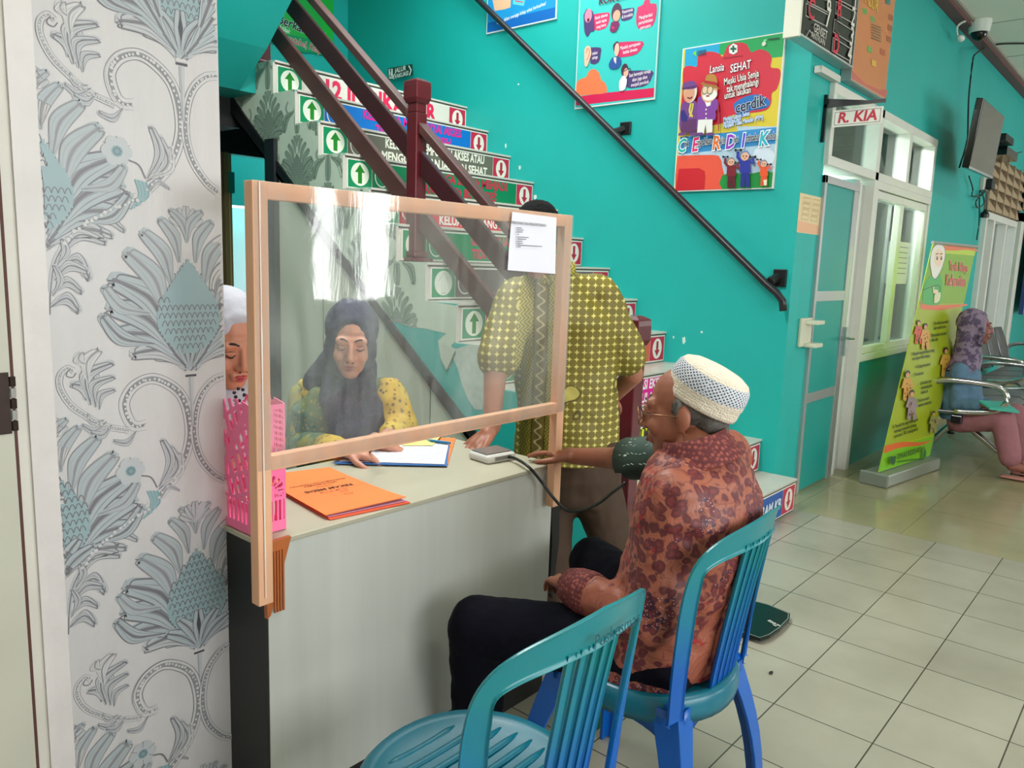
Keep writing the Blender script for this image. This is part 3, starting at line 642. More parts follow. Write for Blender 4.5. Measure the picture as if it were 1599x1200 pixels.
# ------------------------------------------------------------------ posters on the stair wall
def board_X(corners, X, t, edge, crop):
    """thin board on the plane x=X bounded by two y and two z values"""
    y0, y1, z0, z1 = corners; b = MB(); b.box((X, y0, z0), (X+t, y1, z1), edge)
    ox, oy, s = crop
    return b, Board(lambda x, y: onX(ox+x/s, oy+y/s, X), (-1, 0, 0), (0, -1, 0), (0, 0, 1), b)
# elderly health poster
b, B = board_X((1.862, 2.490, 1.826, 2.662), XA-.022, .02, flat((226, 226, 222)), (1040, 40, 4.445))
B.lim = (1.868, 2.484, 1.832, 2.656)
def q(z0, z1, y0=1.868, y1=2.484):    # full width bands in metres
    d = B.lay(); B.mb.add([Vector((XA-.022, y, z))+d for y, z in ((y1, z0), (y0, z0), (y0, z1), (y1, z1))], [(0, 1, 2, 3)], flat(q.c))
q.c = (214, 192, 50); q(1.832, 2.656)
B.poly([(135, 165), (375, 122), (372, 300), (127, 300)], (24, 160, 206)); B.poly([(375, 122), (833, 45), (815, 215), (600, 240), (370, 200)], (20, 160, 84))
B.poly([(112, 700), (770, 700), (748, 1132), (68, 1158), (95, 770)], (176, 202, 220)); B.poly([(100, 770), (775, 705), (764, 820), (90, 895)], (52, 138, 196))
B.poly([(118, 440), (122, 300), (170, 280), (215, 285), (225, 210), (300, 180), (370, 195), (395, 215), (430, 140), (500, 118), (560, 130), (592, 185), (650, 165), (710, 185), (735, 230), (728, 290), (785, 300), (795, 350), (770, 440), (735, 470), (730, 540), (690, 590), (560, 610), (430, 630), (360, 700), (110, 720)], (204, 38, 60), sm=3)
B.poly([(470, 545), (500, 520), (560, 490), (640, 480), (720, 520), (700, 570), (600, 590), (560, 605), (520, 640), (480, 600)], (36, 110, 184), sm=3)
B.poly([(112, 640), (300, 700), (480, 660), (500, 735), (95, 775)], (206, 186, 60))
B.poly([(80, 905), (330, 898), (375, 920), (390, 975), (388, 1140), (66, 1160)], (224, 84, 62), sm=2); B.poly([(90, 995), (230, 990), (270, 1010), (275, 1050), (268, 1145), (66, 1160)], (196, 30, 42))
B.poly([(392, 1040), (470, 1020), (560, 1035), (640, 1018), (752, 1020), (748, 1130), (390, 1140)], (26, 140, 60), sm=2)
for (x, y, r) in ((640, 900, .03), (690, 880, .035), (720, 920, .03)): B.circ(x, y, r, r*1.4, (206, 220, 232))
# emblem, small logos
B.poly([(440, 150), (468, 125), (497, 138), (497, 185), (470, 202), (440, 190)], (226, 232, 228)); B.poly([(462, 140), (476, 140), (476, 155), (490, 155), (490, 170), (476, 170), (476, 186), (462, 186), (462, 170), (448, 170), (448, 155), (462, 155)], (16, 90, 70))
B.poly([(188, 195), (210, 172), (214, 218)], (120, 200, 70)); 
for i in range(4): B.line([(222, 180+i*10), (282, 170+i*10)], .004, (40, 60, 90), 0)
B.line([(400, 228), (535, 210)], .003, (120, 20, 40), 0)
B.line([(680, 110), (700, 100)], .012, (120, 220, 160), 0); B.line([(712, 98), (790, 88)], .008, (20, 80, 50), 0); B.circ(682, 128, .012, .012, (220, 225, 210))
B.text(355, 300, 'Lansia', 0.0602, (236, 232, 232), .012, .12, rot=.06, sx=0.627, outline=(50, 20, 70)); B.text(520, 288, 'SEHAT', 0.0644, (236, 232, 232), .012, .06, rot=.10, sx=0.66, outline=(50, 20, 70))
B.text(525, 365, 'Meski Usia Senja', 0.0553, (240, 236, 230), .01, .0, rot=.12, sx=0.568, outline=(40, 16, 40), ow=.035)
B.text(535, 418, 'tak menghalangi', 0.0553, (240, 236, 230), .01, .0, rot=.12, sx=0.541, outline=(40, 16, 40), ow=.035)
B.text(500, 470, 'untuk lakukan', 0.0532, (240, 236, 230), .01, .0, rot=.12, sx=0.541, outline=(40, 16, 40), ow=.035)
B.text(585, 550, 'cerdik', 0.0875, (28, 30, 60), .02, .08, rot=.16, sx=.8, outline=(200, 215, 232), ow=.03)
for i, t in enumerate(('Menuju Lansia Sehat', 'terhindar dari', 'Penyakit Tidak Menular (PTM)')): B.text(402, 655+i*24-(0, -2, 0)[i], t, 0.0329, (210, 226, 244), .02, .1, 'LEFT', rot=.13, sx=0.594, outline=(40, 110, 190), ow=.05)
for x, big, col, rest in ((112, 'C', (30, 170, 160), 'ek'), (205, 'E', (214, 40, 110), 'nyahkan'), (352, 'R', (224, 110, 50), 'ajin'), (452, 'D', (140, 50, 180), 'iet'), (540, 'I', (80, 70, 200), 'stirahat'), (682, 'K', (30, 170, 190), 'elola')):
    y = 842-(x-112)*.085
    B.text(x, y, big, 0.108, col, .03, .18, rot=.06, sx=.75, outline=(235, 238, 240), ow=.05); B.text(x+22, y-18, rest, 0.0544, (28, 28, 40), .02, .1, 'LEFT', rot=.06, sx=0.528, outline=(225, 232, 240), ow=.04)
def toon(B, x, y, h, top, bot, face=(224, 170, 140), hair=(150, 150, 160), hat=None, arms=True, u=1.):
    """little standing cartoon person; x,y = feet, h = height in crop pixels"""
    k = h
    B.poly([(x-.13*k*u, y), (x-.11*k*u, y-.45*k), (x+.11*k*u, y-.45*k), (x+.13*k*u, y), (x+.02*k, y), (x, y-.3*k), (x-.02*k, y)], bot)
    B.poly([(x-.15*k*u, y-.38*k), (x-.13*k*u, y-.72*k), (x+.13*k*u, y-.72*k), (x+.15*k*u, y-.38*k)], top)
    if arms:
        B.line([(x-.12*k*u, y-.7*k), (x-.2*k*u, y-.8*k), (x-.18*k*u, y-.95*k)], .00085*k*.08, top, 0); B.line([(x+.12*k*u, y-.7*k), (x+.22*k*u, y-.62*k), (x+.2*k*u, y-.78*k)], .00085*k*.08, top, 0)
        for sx, sy in ((-.18, -.98), (.2, -.8)): B.line([(x+(sx-.07)*k, y+sy*k+.01*k), (x+(sx+.07)*k, y+sy*k-.01*k)], .00085*k*.03, (30, 30, 34), 0); B.circ(x+(sx-.07)*k, y+sy*k, .00085*k*.035, .00085*k*.04, (30, 30, 34), 10); B.circ(x+(sx+.07)*k, y+sy*k, .00085*k*.035, .00085*k*.04, (30, 30, 34), 10)
    B.circ(x, y-.84*k, .00085*k*.125, .00085*k*.125, hair); B.circ(x, y-.81*k, .00085*k*.105, .00085*k*.105, face)
    B.circ(x-.04*k, y-.82*k, .00085*k*.02, .00085*k*.02, (60, 40, 40), 8); B.circ(x+.04*k, y-.82*k, .00085*k*.02, .00085*k*.02, (60, 40, 40), 8); B.line([(x-.03*k, y-.765*k), (x+.03*k, y-.765*k)], .00085*k*.012, (150, 40, 50), 0)
toon(B, 462, 1130, 220, (120, 24, 40), (90, 20, 36), hair=(130, 130, 136)); toon(B, 560, 1125, 262, (40, 50, 150), (32, 42, 130), hair=(110, 130, 170)); toon(B, 692, 1115, 185, (226, 84, 40), (220, 80, 40), hair=(120, 120, 140)); B.poly([(690, 1075), (716, 1073), (712, 1112), (694, 1114)], (220, 220, 190))
# the two elders (generic cartoon couple)
B.poly([(120, 560), (150, 530), (205, 525), (235, 560), (232, 720), (115, 735)], (110, 60, 130), sm=3); B.poly([(128, 660), (225, 655), (226, 745), (118, 750)], (92, 48, 96)); B.poly([(118, 600), (140, 590), (168, 640), (160, 672), (122, 668)], (44, 40, 120)); B.line([(190, 545), (180, 600), (200, 640)], .012, (204, 190, 70)); B.line([(205, 545), (195, 600), (180, 640)], .01, (204, 190, 70))
B.circ(185, 470, .044, .06, (214, 206, 196)); B.circ(178, 480, .036, .05, (206, 150, 120)); B.poly([(130, 440), (140, 405), (200, 390), (228, 410), (225, 440), (170, 450)], (110, 62, 130), sm=3); B.line([(130, 446), (228, 430)], .012, (84, 40, 100), 0); B.line([(165, 505), (185, 512), (200, 500)], .008, (120, 30, 40))
B.poly([(240, 505), (300, 490), (372, 520), (380, 580), (360, 600), (356, 660), (236, 665)], (124, 60, 150), sm=2); B.poly([(240, 660), (340, 656), (338, 752), (298, 755), (292, 690), (280, 756), (232, 760)], (222, 222, 218)); B.poly([(292, 505), (310, 540), (335, 505), (325, 560), (300, 570), (285, 530)], (226, 226, 222))
B.circ(318, 465, .052, .062, (214, 160, 128)); B.circ(322, 490, .046, .03, (226, 224, 218)); B.line([(295, 487), (330, 482)], .01, (214, 212, 208)); B.line([(296, 496), (318, 496)], .008, (150, 30, 40)); 
for dx in (-22, 14): B.circ(310+dx, 455, .02, .026, (120, 110, 80)); B.circ(310+dx, 455, .015, .02, (216, 190, 160))
B.poly([(262, 405), (320, 400), (384, 440), (378, 446), (300, 425), (262, 415)], (160, 110, 50), sm=2); B.poly([(290, 400), (300, 352), (345, 345), (370, 370), (368, 425)], (176, 124, 56), sm=2); B.poly([(288, 388), (372, 402), (370, 424), (284, 406)], (170, 24, 44))
B.line([(380, 560), (384, 740)], .006, (150, 50, 60), 0)
for x in (248, 320, 130, 205): B.poly([(x-20, 752), (x+22, 748), (x+28, 766), (x-24, 770)], (104, 60, 120), sm=2)
for y in (590, 620, 650): B.circ(298, y, .005, .006, (220, 216, 200), 10)
p1 = tag(B.mb.build('wall_poster'), 'red and yellow Lansia SEHAT poster with cartoon elders on the teal wall', 'poster')

# pneumonia-style poster (turquoise with speech shapes)
b, B = board_X((2.67, 3.285, 2.392, 3.28), XA-.014, .012, flat((214, 220, 218)), (860, 0, 6.668))
B.lim = (2.676, 3.279, 2.40, 3.274)
def band(B, X, y0, y1, z0, z1, c): d = B.lay(); B.mb.add([Vector((X, y, z))+d for y, z in ((y1, z0), (y0, z0), (y0, z1), (y1, z1))], [(0, 1, 2, 3)], flat(c))
band(B, XA-.014, 2.676, 3.279, 2.40, 3.274, (52, 190, 184))
B.poly([(265, 1100), (1075, 1010), (1080, 915), (560, 968), (255, 1010)], (206, 24, 80))
B.poly([(262, 1000), (262, 890), (300, 830), (370, 800), (400, 740), (455, 720), (505, 760), (525, 830), (570, 870), (580, 965), (420, 985)], (232, 118, 74), sm=3)
PK = (204, 46, 100); PU = (76, 56, 110)
B.poly([(445, 150), (600, 128), (615, 170), (600, 250), (560, 300), (445, 312)], PK, sm=2); B.poly([(735, 100), (860, 80), (868, 120), (850, 185), (800, 212), (735, 215)], PU, sm=2)
B.poly([(905, 75), (960, 50), (985, -10), (1030, -10), (1040, 40), (1100, 40), (1100, 160), (1060, 270), (980, 298), (905, 290), (890, 180)], PK, sm=2)
B.poly([(420, 495), (522, 498), (522, 560), (500, 650), (415, 662)], PU, sm=2); B.poly([(715, 440), (955, 430), (955, 490), (900, 560), (800, 590), (690, 585)], PK, sm=2); B.poly([(790, 740), (1055, 735), (1055, 800), (1010, 880), (900, 912), (785, 905)], PU, sm=2)
for (x, y, ls, s_) in ((528, 222, 'Batuk disertai\nsesak napas\nyang berat', .034), (800, 140, 'Pneumonia\n& bronkitis', .034), (990, 225, 'Menghambat\npertumbuhan\nparu-paru', .036), (462, 578, 'Infeksi\ntelinga', .032), (830, 505, 'Masalah pernapasan\nketika dewasa', .036), (930, 818, 'Saat beranjak remaja\nakan juga akan\nmenjadi perokok', .036)):
    B.text(x, y, ls, s_*.85, (236, 222, 232), .012, .05, rot=.06, sx=.62)
B.poly([(345, 160), (380, 95), (440, 120), (450, 200), (455, 320), (420, 330), (385, 382), (355, 330)], PU, sm=3); B.circ(395, 165, .029, .042, (222, 130, 160)); B.circ(395, 210, .01, .012, (90, 20, 40), 10)
B.circ(688, 130, .038, .055, (74, 44, 70)); B.circ(690, 165, .028, .034, (214, 160, 136)); B.poly([(635, 235), (690, 220), (720, 250), (680, 335), (620, 325)], (120, 36, 90), sm=2); B.line([(640, 280), (665, 300)], .01, PK)
B.poly([(355, 520), (380, 482), (415, 490), (428, 560), (410, 620), (385, 690), (358, 680)], (238, 184, 160), sm=3); B.line([(375, 560), (385, 510), (408, 530), (400, 590), (378, 630)], .005, (190, 110, 90))
B.poly([(655, 470), (690, 435), (712, 445), (700, 540), (660, 530)], (70, 40, 60), sm=2); B.circ(694, 520, .018, .04, (232, 180, 160)); B.poly([(610, 670), (650, 600), (730, 600), (735, 670), (690, 720), (620, 715)], (40, 80, 150), sm=2); B.poly([(660, 600), (690, 600), (685, 670), (665, 640)], (232, 200, 190))
B.circ(775, 730, .026, .038, (70, 36, 60)); B.circ(790, 760, .018, .028, (230, 170, 150)); B.poly([(720, 850), (760, 790), (800, 830), (780, 930), (722, 945)], (226, 230, 236), sm=2); B.line([(770, 745), (830, 715), (840, 760)], .005, (60, 30, 60))
B.text(650, -10, 'ROKOK', .06, (90, 20, 60), .02)
for i in (380, 460): pass
B.line([(1150, 0), (1088, 1020)], .004, (120, 214, 206), 0)
tag(B.mb.build('wall_poster'), 'turquoise health poster with speech shapes, an ear and an orange cloud, above the handrail', 'poster')

# blue poster at the top edge
b, B = board_X((3.475, 4.115, 2.995, 3.5), XA-.014, .012, flat((206, 216, 222)), (700, 0, 2.961))
band(B, XA-.014, 3.482, 4.108, 3.003, 3.11, (0, 96, 176)); band(B, XA-.014, 3.482, 4.108, 3.07, 3.5, (20, 140, 200))
B.poly([(205, 0), (290, 0), (288, 34), (258, 44), (215, 50)], (214, 176, 140)); B.poly([(300, 0), (355, 0), (350, 28), (298, 20)], (90, 190, 200)); B.line([(310, 5), (345, 10)], .006, (200, 50, 90), 0)
B.text(335, 62, 'Upaya dalam menjaga hidup sehat berkualitas!', .034, (214, 230, 240), .012, .1, rot=.12, sx=.72)
tag(B.mb.build('wall_poster'), 'blue framed poster cut by the photo\'s top edge, left of the turquoise one', 'poster')

# evacuation sign (arrow-ended)
b = MB(); X = XA-.06; B = Board(lambda x, y: onX(380+x/3.198, y/3.198, X), (-1, 0, 0), (0, -1, 0), (0, 0, 1), b)
P0 = [onX(380+x/3.198, y/3.198, X) for x, y in ((722, 342), (842, 320), (846, 375), (724, 398))]
b.prism([p+Vector((.0, 0, 0)) for p in P0], (.006, 0, 0), flat((16, 60, 50)))
B.text(783, 348, 'JALUR', .052, (224, 232, 226), .015, .15, rot=.05, sx=.95); B.text(785, 376, 'EVAKUASI', .048, (224, 232, 226), .015, .15, rot=.05, sx=.85)
B.line([(826, 328), (838, 350), (830, 376)], .012, (224, 232, 226), 0)
B.poly([(726, 346), (746, 343), (748, 392), (728, 394)], (220, 228, 222)); B.circ(736, 352, .009, .012, (16, 70, 56), 10); B.line([(738, 358), (734, 374), (742, 388)], .008, (16, 70, 56), 0); B.line([(734, 374), (730, 388)], .007, (16, 70, 56), 0)
tag(b.build('evacuation_sign'), 'small dark green JALUR EVAKUASI sign with arrow, above the mid newel post', 'sign')

# green poster on the landing wall
b = MB(); Yb_ = 5.74; b.box((3.45, Yb_, 3.02), (4.13, Yb_+.015, 3.75), flat((26, 164, 66)))
B = Board(lambda x, y: onY(380+x/3.198, y/3.198, Yb_), (0, -1, 0), (1, 0, 0), (0, 0, 1), b)
B.poly([(100, 160), (200, 165), (330, 195), (420, 232), (425, 268), (300, 262), (100, 200)], (0, 140, 86)); B.poly([(360, 0), (450, 0), (450, 250), (415, 255), (390, 120)], (20, 176, 60)) 
B.text(168, 92, 'Berkah Bagi', .105, (14, 16, 44), .02, .25, 'LEFT', rot=-.09, sx=.9, outline=(206, 232, 210), ow=.02); B.text(180, 175, 'Akuntabel, Responsif', .075, (160, 26, 50), .014, .25, 'LEFT', rot=-.09, sx=.8, outline=(226, 236, 220), ow=.025)
B.text(180, 14, 'Menjadi', .08, (190, 30, 50), .014, .2, rot=-.09, outline=(226, 236, 220)); B.text(205, 148, 'Nilai:', .05, (220, 235, 220), .014, .2, rot=-.09)
tag(b.build('landing_poster'), 'green poster with script lettering on the landing wall behind the banister', 'poster')

# ------------------------------------------------------------------ boards on the hall wall
def board_Y(xa, xb, z0, z1, Y, t, edge, crop):
    b = MB(); b.box((xa, Y, z0), (xb, Y+t, z1), edge); ox, oy, s = crop
    return b, Board(lambda x, y: onY(ox+x/s, oy+y/s, Y), (0, -1, 0), (1, 0, 0), (0, 0, 1), b)
b, B = board_Y(3.99, 4.79, 2.53, 3.35, 1.635, .075, ALU, (1200, 0, 4))
b.box((3.975, 1.63, 2.52), (3.995, 1.712, 3.36), flat((226, 222, 206)))
d = B.lay(); b.add([Vector((x, 1.635, z))+d for x, z in ((4.0, 2.54), (4.785, 2.54), (4.785, 3.34), (4.0, 3.34))], [(0, 1, 2, 3)], mat('queue_board_black', (22, 20, 22), .16))
def frame_rect(B, pts, w, col): 
    for i in range(4): B.line([pts[i], pts[(i+1) % 4]], w, col, 0)
for pts in (((235, 20), (372, 92), (362, 165), (232, 98)), ((252, -50), (385, 15), (375, 80), (240, 10)), ((420, 10), (545, 80), (535, 152), (415, 85)), ((408, 120), (530, 198), (520, 275), (400, 200)), ((398, 235), (515, 310), (505, 385), (390, 318)), ((430, -70), (550, -5), (545, 60), (425, -5))):
    frame_rect(B, pts, .005, (176, 172, 166))
for x, y, t, c in ((262, 62, 'C', (200, 30, 60)), (365, 120, '7', (220, 216, 206)), (372, 14, '6', (220, 216, 206)), (436, 58, 'B', (214, 30, 66)), (522, 112, '2', (220, 216, 206)), (512, 235, '3', (220, 216, 206)), (415, 285, 'D', (206, 20, 60)), (500, 345, '4', (220, 216, 206)), (533, 25, '1', (220, 216, 206)), (425, 165, 'C', (60, 26, 34))):
    B.text(x, y, t, .14, c, .015, sx=.9)
B.text(315, 200, 'GENSET', .06, (190, 186, 178), .01, sx=.9); B.text(300, 245, 'ANTRIAN', .045, (176, 172, 164), .01); B.line([(225, 230), (245, 190), (270, 225)], .006, (160, 156, 150), 0)
tag(b.build('queue_board'), 'black queue board with red letters and white numbers near the ceiling at the wall corner', 'notice board')
b, B = board_Y(4.83, 5.49, 2.475, 3.32, 1.65, .06, ALU, (1200, 0, 4))
d = B.lay(); b.add([Vector((x, 1.65, z))+d for x, z in ((4.84, 2.48), (5.485, 2.48), (5.485, 3.31), (4.84, 3.31))], [(0, 1, 2, 3)], mat('orange_board_print', (206, 126, 74), .3, var=.1, vscale=2))
B.poly([(522, 440), (600, 520), (690, 560), (742, 560), (735, 612), (520, 490)], (196, 96, 84)); 
for (x, y, w_, c) in ((600, 70, .06, (96, 160, 70)), (650, 120, .05, (120, 150, 80)), (762, 110, .04, (164, 92, 56)), (758, 175, .04, (164, 92, 56)), (750, 245, .04, (164, 92, 56)), (630, 310, .06, (110, 160, 80)), (712, 325, .045, (180, 92, 60)), (655, 395, .04, (214, 170, 60)), (745, 10, .04, (60, 130, 120))): B.poly([(x-14, y-24), (x+14, y-12), (x+14, y+24), (x-14, y+12)], c)
for i in range(6): B.line([(640, 150+i*17), (700, 175+i*17)], .006, (120, 110, 80), 0)
B.text(642, 15, 'ALUR', .1, (220, 190, 60), .01)
tag(b.build('flow_board'), 'orange information board with small coloured boxes, right of the black queue board', 'notice board')
b = MB(); b.box((4.42, 1.67, 2.44), (4.72, 1.71, 2.475), flat((200, 200, 192))); tag(b.build('cable_duct'), 'short pale duct strip fixed to the wall directly under the queue board', 'cable duct')

# R. KIA room sign
t = thing('room_sign', 'white room sign reading R. KIA hanging from a black bracket over the door', 'sign', (4.62, 1.55, 2.27))
z0, z1 = 2.178, 2.268; b = MB(); b.box((4.615, 1.392, z0), (4.625, 1.655, z1), flat((226, 222, 212)))
B = Board(lambda u, v: Vector((4.615, u, v)), (-1, 0, 0), (0, -1, 0), (0, 0, 1), b)
for (a, c) in (((1.402, z0+.01), (1.645, z0+.01)), ((1.402, z1-.01), (1.645, z1-.01))): B.line([a, c], .0025, (40, 20, 24), 0)
for x in (1.402, 1.645): B.line([(x, z0+.01), (x, z1-.01)], .0025, (40, 20, 24), 0)
B.text(1.525, (z0+z1)/2, 'R. KIA', .078, (190, 16, 52), .03, .12, sx=1.0); b.build('plate', t)
b = MB(); b.box((4.612, 1.385, 2.288), (4.628, 1.71, 2.306), BLACK); b.prism([(4.62, 1.71, 2.30), (4.62, 1.71, 2.34), (4.62, 1.45, 2.304)], (.004, 0, 0), BLACK); b.box((4.612, 1.695, 2.10), (4.628, 1.714, 2.36), BLACK)
b.tube([(4.62, 1.43, 2.29), (4.62, 1.43, 2.266)], .002, CHROME, 6); b.tube([(4.62, 1.62, 2.29), (4.62, 1.62, 2.266)], .002, CHROME, 6); b.build('bracket', t)

# paper notice, soap dish
b = MB(); b.box((4.385, YB-.003, 1.585), (4.715, YB-.001, 1.80), flat((222, 200, 156))); B = Board(lambda u, v: Vector((u, YB-.003, v)), (0, -1, 0), (1, 0, 0), (0, 0, 1), b)
B.poly([(4.39, 1.588), (4.71, 1.588), (4.71, 1.64), (4.39, 1.65)], (226, 172, 132)); 
for i in range(4):
    for j in range(2): frame_rect(B, [(4.43+j*.14, 1.66+i*.032), (4.53+j*.14, 1.66+i*.032), (4.53+j*.14, 1.684+i*.032), (4.43+j*.14, 1.684+i*.032)], .003, (190, 160, 90))
tag(b.build('paper_notice'), 'small cream paper chart taped to the teal wall beside the door', 'notice')
t = thing('tissue_holder', 'cream plastic roll holder with two arms, screwed beside the teal door', 'holder', (4.6, YB, .95)); PL = mat('cream_plastic', (206, 206, 184), .35)
b = MB(); b.box((4.54, YB-.02, .93), (4.72, YB, 1.10), PL); b.build('backplate', t, bevel=.006)
for z in (.94, 1.075):
    b = MB(); b.box((4.60, YB-.09, z-.012), (4.72, YB-.018, z+.012), PL); b.build('arm', t, bevel=.005)

# ------------------------------------------------------------------ door and windows of the hall wall
b = MB()   # frame structure
b.box((DX0, YB-.02, 0), (DX0+.035, YB+T, 1.93), ALU); b.box((5.25, YB-.015, 0), (5.33, YB+T+.02, 1.96), ALU); b.box((DX0, YB-.02, 1.885), (5.33, YB+T, 1.93), ALU)
b.box((5.36, YB-.01, 0), (5.40, YB+T, 1.95), WHITE); b.box((5.40, YB+.03, 0), (5.60, YB+T, 1.95), mat('reveal_white', (190, 194, 188), .5)); b.box((5.58, YB-.03, 0), (5.645, YB+T, ZT1), WHITE)
dr = structure(b.build('door_1', bevel=.002))
b = MB(); b.box((DX0+.035, YB-.005, .01), (5.25, YB+.03, 1.885), TEALD); 
b.build('door_panel', dr)
b = MB()
for z in (.60, 1.225): b.box((DX0+.02, YB-.012, z-.03), (5.25, YB-.004, z+.03), ALU)
b.build('cross_bar', dr)
b = MB(); b.box((5.27, YB-.04, .83), (5.30, YB-.014, 1.02), ALU); b.tube([(5.285, YB-.05, .95), (5.285, YB-.085, .95), (5.18, YB-.085, .955)], .009, CHROME, 8); b.build('door_handle', dr)
def win(name, xa, xb, z0, z1, mull, dy=-.03, f=.06, pane=True, parent=None):
    b = MB(); b.box((xa, YB+dy, z0), (xb, YB+T, z0+f), WHITE); b.box((xa, YB+dy, z1-f), (xb, YB+T, z1), WHITE); b.box((xa, YB+dy+.002, z0+f), (xa+f, YB+T-.002, z1-f), WHITE); b.box((xb-f, YB+dy+.002, z0+f), (xb, YB+T-.002, z1-f), WHITE)
    for m_ in mull: b.box((m_-f*.6, YB+dy+.002, z0+f), (m_+f*.6, YB+T-.002, z1-f), WHITE)
    o = structure(b.build(name, bevel=.003)); 
    b = MB(); b.box((xa+f*.5, YB+.05, z0+f*.5), (xb-f*.5, YB+.055, z1-f*.5), GLASS); g = b.build('pane', o); return o
w2 = win('window_1', DX0-.015, WX1, 1.985, ZT1, (5.61, 6.33), f=.055)
w1 = win('window_2', WX0, WX1, .76, 1.985, (), f=.05)
for (a, c) in ((WX0+.05, 6.33), (6.33, WX1-.05)):
    b = MB()
    for lo, hi in (((a+.001, .861), (a+.045, 1.879)), ((c-.045, .861), (c-.001, 1.879)), ((a+.001, .812), (c-.001, .86)), ((a+.001, 1.88), (c-.001, 1.93))): b.box((lo[0], YB-.015, lo[1]), (hi[0], YB+.03, hi[1]), WHITE)
    b.build('sash', w1, bevel=.003)
b = MB(); b.box((6.42, YB+.02, 1.30), (6.78, YB+.022, 1.62), flat((216, 216, 212))); B = Board(lambda u, v: Vector((u, YB+.02, v)), (0, -1, 0), (1, 0, 0), (0, 0, 1), b)
for i in range(6): B.line([(6.46, 1.58-i*.04), (6.74, 1.58-i*.04)], .006, (120, 120, 124), 0)
tag(b.build('window_notice'), 'white printed sheet stuck inside the right pane of the hall window', 'notice')
# far window with vent blocks above
w3 = win('window_3', 9.3, 11.1, .45, 2.04, (9.75, 10.45), f=.07)
structure(w3)
b = MB(); VB = mat('vent_block_clay', (168, 146, 118), .8)
b.box((9.25, YB-.005, 2.05), (11.3, YB-.002, 2.62), mat('vent_recess', (92, 74, 56), .9))
for i in range(5):
    for j in range(5): 
        x = 9.27+i*.41; z = 2.06+j*.112; b.prism([(x, YB-.03, z), (x+.38, YB-.03, z), (x+.38, YB-.03, z+.03), (x+.19, YB-.005, z+.10), (x, YB-.03, z+.08)], (0, .03, 0), VB)
    b.box((9.25+i*.41, YB-.035, 2.05), (9.275+i*.41, YB, 2.62), VB)
structure(b.build('trim_5'))
b = MB(); b.box((11.15, YB-.06, 0), (11.35, YB+.02, 2.15), WHITE); b.box((11.15, YB-.06, 2.05), (13.9, YB+.02, 2.15), WHITE); b.box((11.35, YB-.03, 0), (11.6, YB, 2.05), CREAM); structure(b.build('door_4'))
b = MB(); b.box((11.3, YB-.05, 2.2), (12.9, YB-.03, 2.85), flat((214, 140, 120))); tag(b.build('wall_banner'), 'salmon pink banner at the right edge of the photo, over the far doorway', 'banner')
b = MB(); b.box((11.65, YB-.13, .95), (13.2, YB-.10, 2.0), flat((196, 200, 214))); b.box((11.6, YB-.135, .93), (11.66, YB-.09, 2.02), flat((30, 60, 120))); tag(b.build('notice_panel'), 'pale panel with dark blue edge standing at the far right doorway', 'panel')

# ------------------------------------------------------------------ television, router, plug, camera, cables
t = thing('television', 'flat screen television mounted high on the hall wall, tilted down', 'television', (8.6, 1.5, 2.4))
a, c_, d_, e_ = onY(1536, 153, 1.36), onY(1569, 182, 1.36), onY(1549, 279, 1.46), onY(1512, 263, 1.46)
n_ = (c_-a).cross(e_-a).normalized(); n_ = n_ if n_.y < 0 else -n_
b = MB(); b.prism([a, c_, d_, e_], -n_*.05, BLACKG); b.build('housing', t, bevel=.006)
b = MB(); ce = (a+c_+d_+e_)/4; b.add([ce+(p-ce)*.965+n_*.002 for p in (a, c_, d_, e_)], [(3, 2, 1, 0)], mat('tv_screen', (20, 18, 18), .08, coat=1)); b.build('screen', t)
b = MB(); b.prism([e_+n_*.003, d_+n_*.003, d_+(c_-d_)*.035+n_*.003, e_+(a-e_)*.035+n_*.003], n_*.004, ALU); b.build('bezel_strip', t)
b = MB(); b.box((8.5, 1.47, 2.62), (8.9, 1.71, 2.68), BLACK); b.box((8.55, 1.69, 2.5), (8.85, 1.714, 2.8), BLACK); b.build('wall_bracket', t)
b = MB(); p = onY(1562, 243, 1.6); b.box((p.x-.28, 1.5, p.z-.03), (p.x+.3, 1.71, p.z+.05), BLACKG); b.tube([(p.x+.25, 1.55, p.z+.04), (p.x+.5, 1.5, p.z+.09)], .006, BLACK, 6)
tag(b.build('set_top_box', bevel=.005), 'black set-top box on a shelf just right of the television', 'set-top box')
t = thing('power_strip', 'white wall socket with black plug below the television', 'socket', tuple(onY(1538, 288, 1.69)))
p = onY(1538, 288, 1.69); b = MB(); b.box((p.x-.12, 1.68, p.z-.06), (p.x+.12, 1.714, p.z+.06), flat((196, 200, 190))); b.build('socket_plate', t, bevel=.004)
b = MB(); b.box((p.x-.02, 1.62, p.z-.05), (p.x+.12, 1.68, p.z+.05), BLACK); b.build('plug', t, bevel=.01)
b = MB(); b.tube([onY(x, y, 1.68) for x, y in ((1513, 275), (1519, 295), (1518, 306), (1532, 306), (1541, 294), (1543, 284), (1535, 300), (1524, 315), (1527, 325), (1536, 318), (1535, 306), (1530, 300), (1529, 345), (1525, 375))], .006, BLACK, 6, sub=5)
tag(b.build('looped_cable', smooth=True), 'thin black cable looped and dangling under the television', 'cable')
t = thing('hanging_plug', 'black plug dangling on its cord below the wall socket', 'plug', tuple(onY(1538, 335, 1.66)))
b = MB(); b.tube([onY(x, y, 1.68) for x, y in ((1543, 288), (1542, 300), (1540, 332))], .005, BLACK, 6, sub=4); b.build('cord', t)
b = MB(); p = onY(1538, 335, 1.68); b.lathe([(.012, .05), (.04, 0), (.04, -.03), (.012, -.035)], BLACK, 10, Matrix.Translation(p)); b.build('plug_body', t)
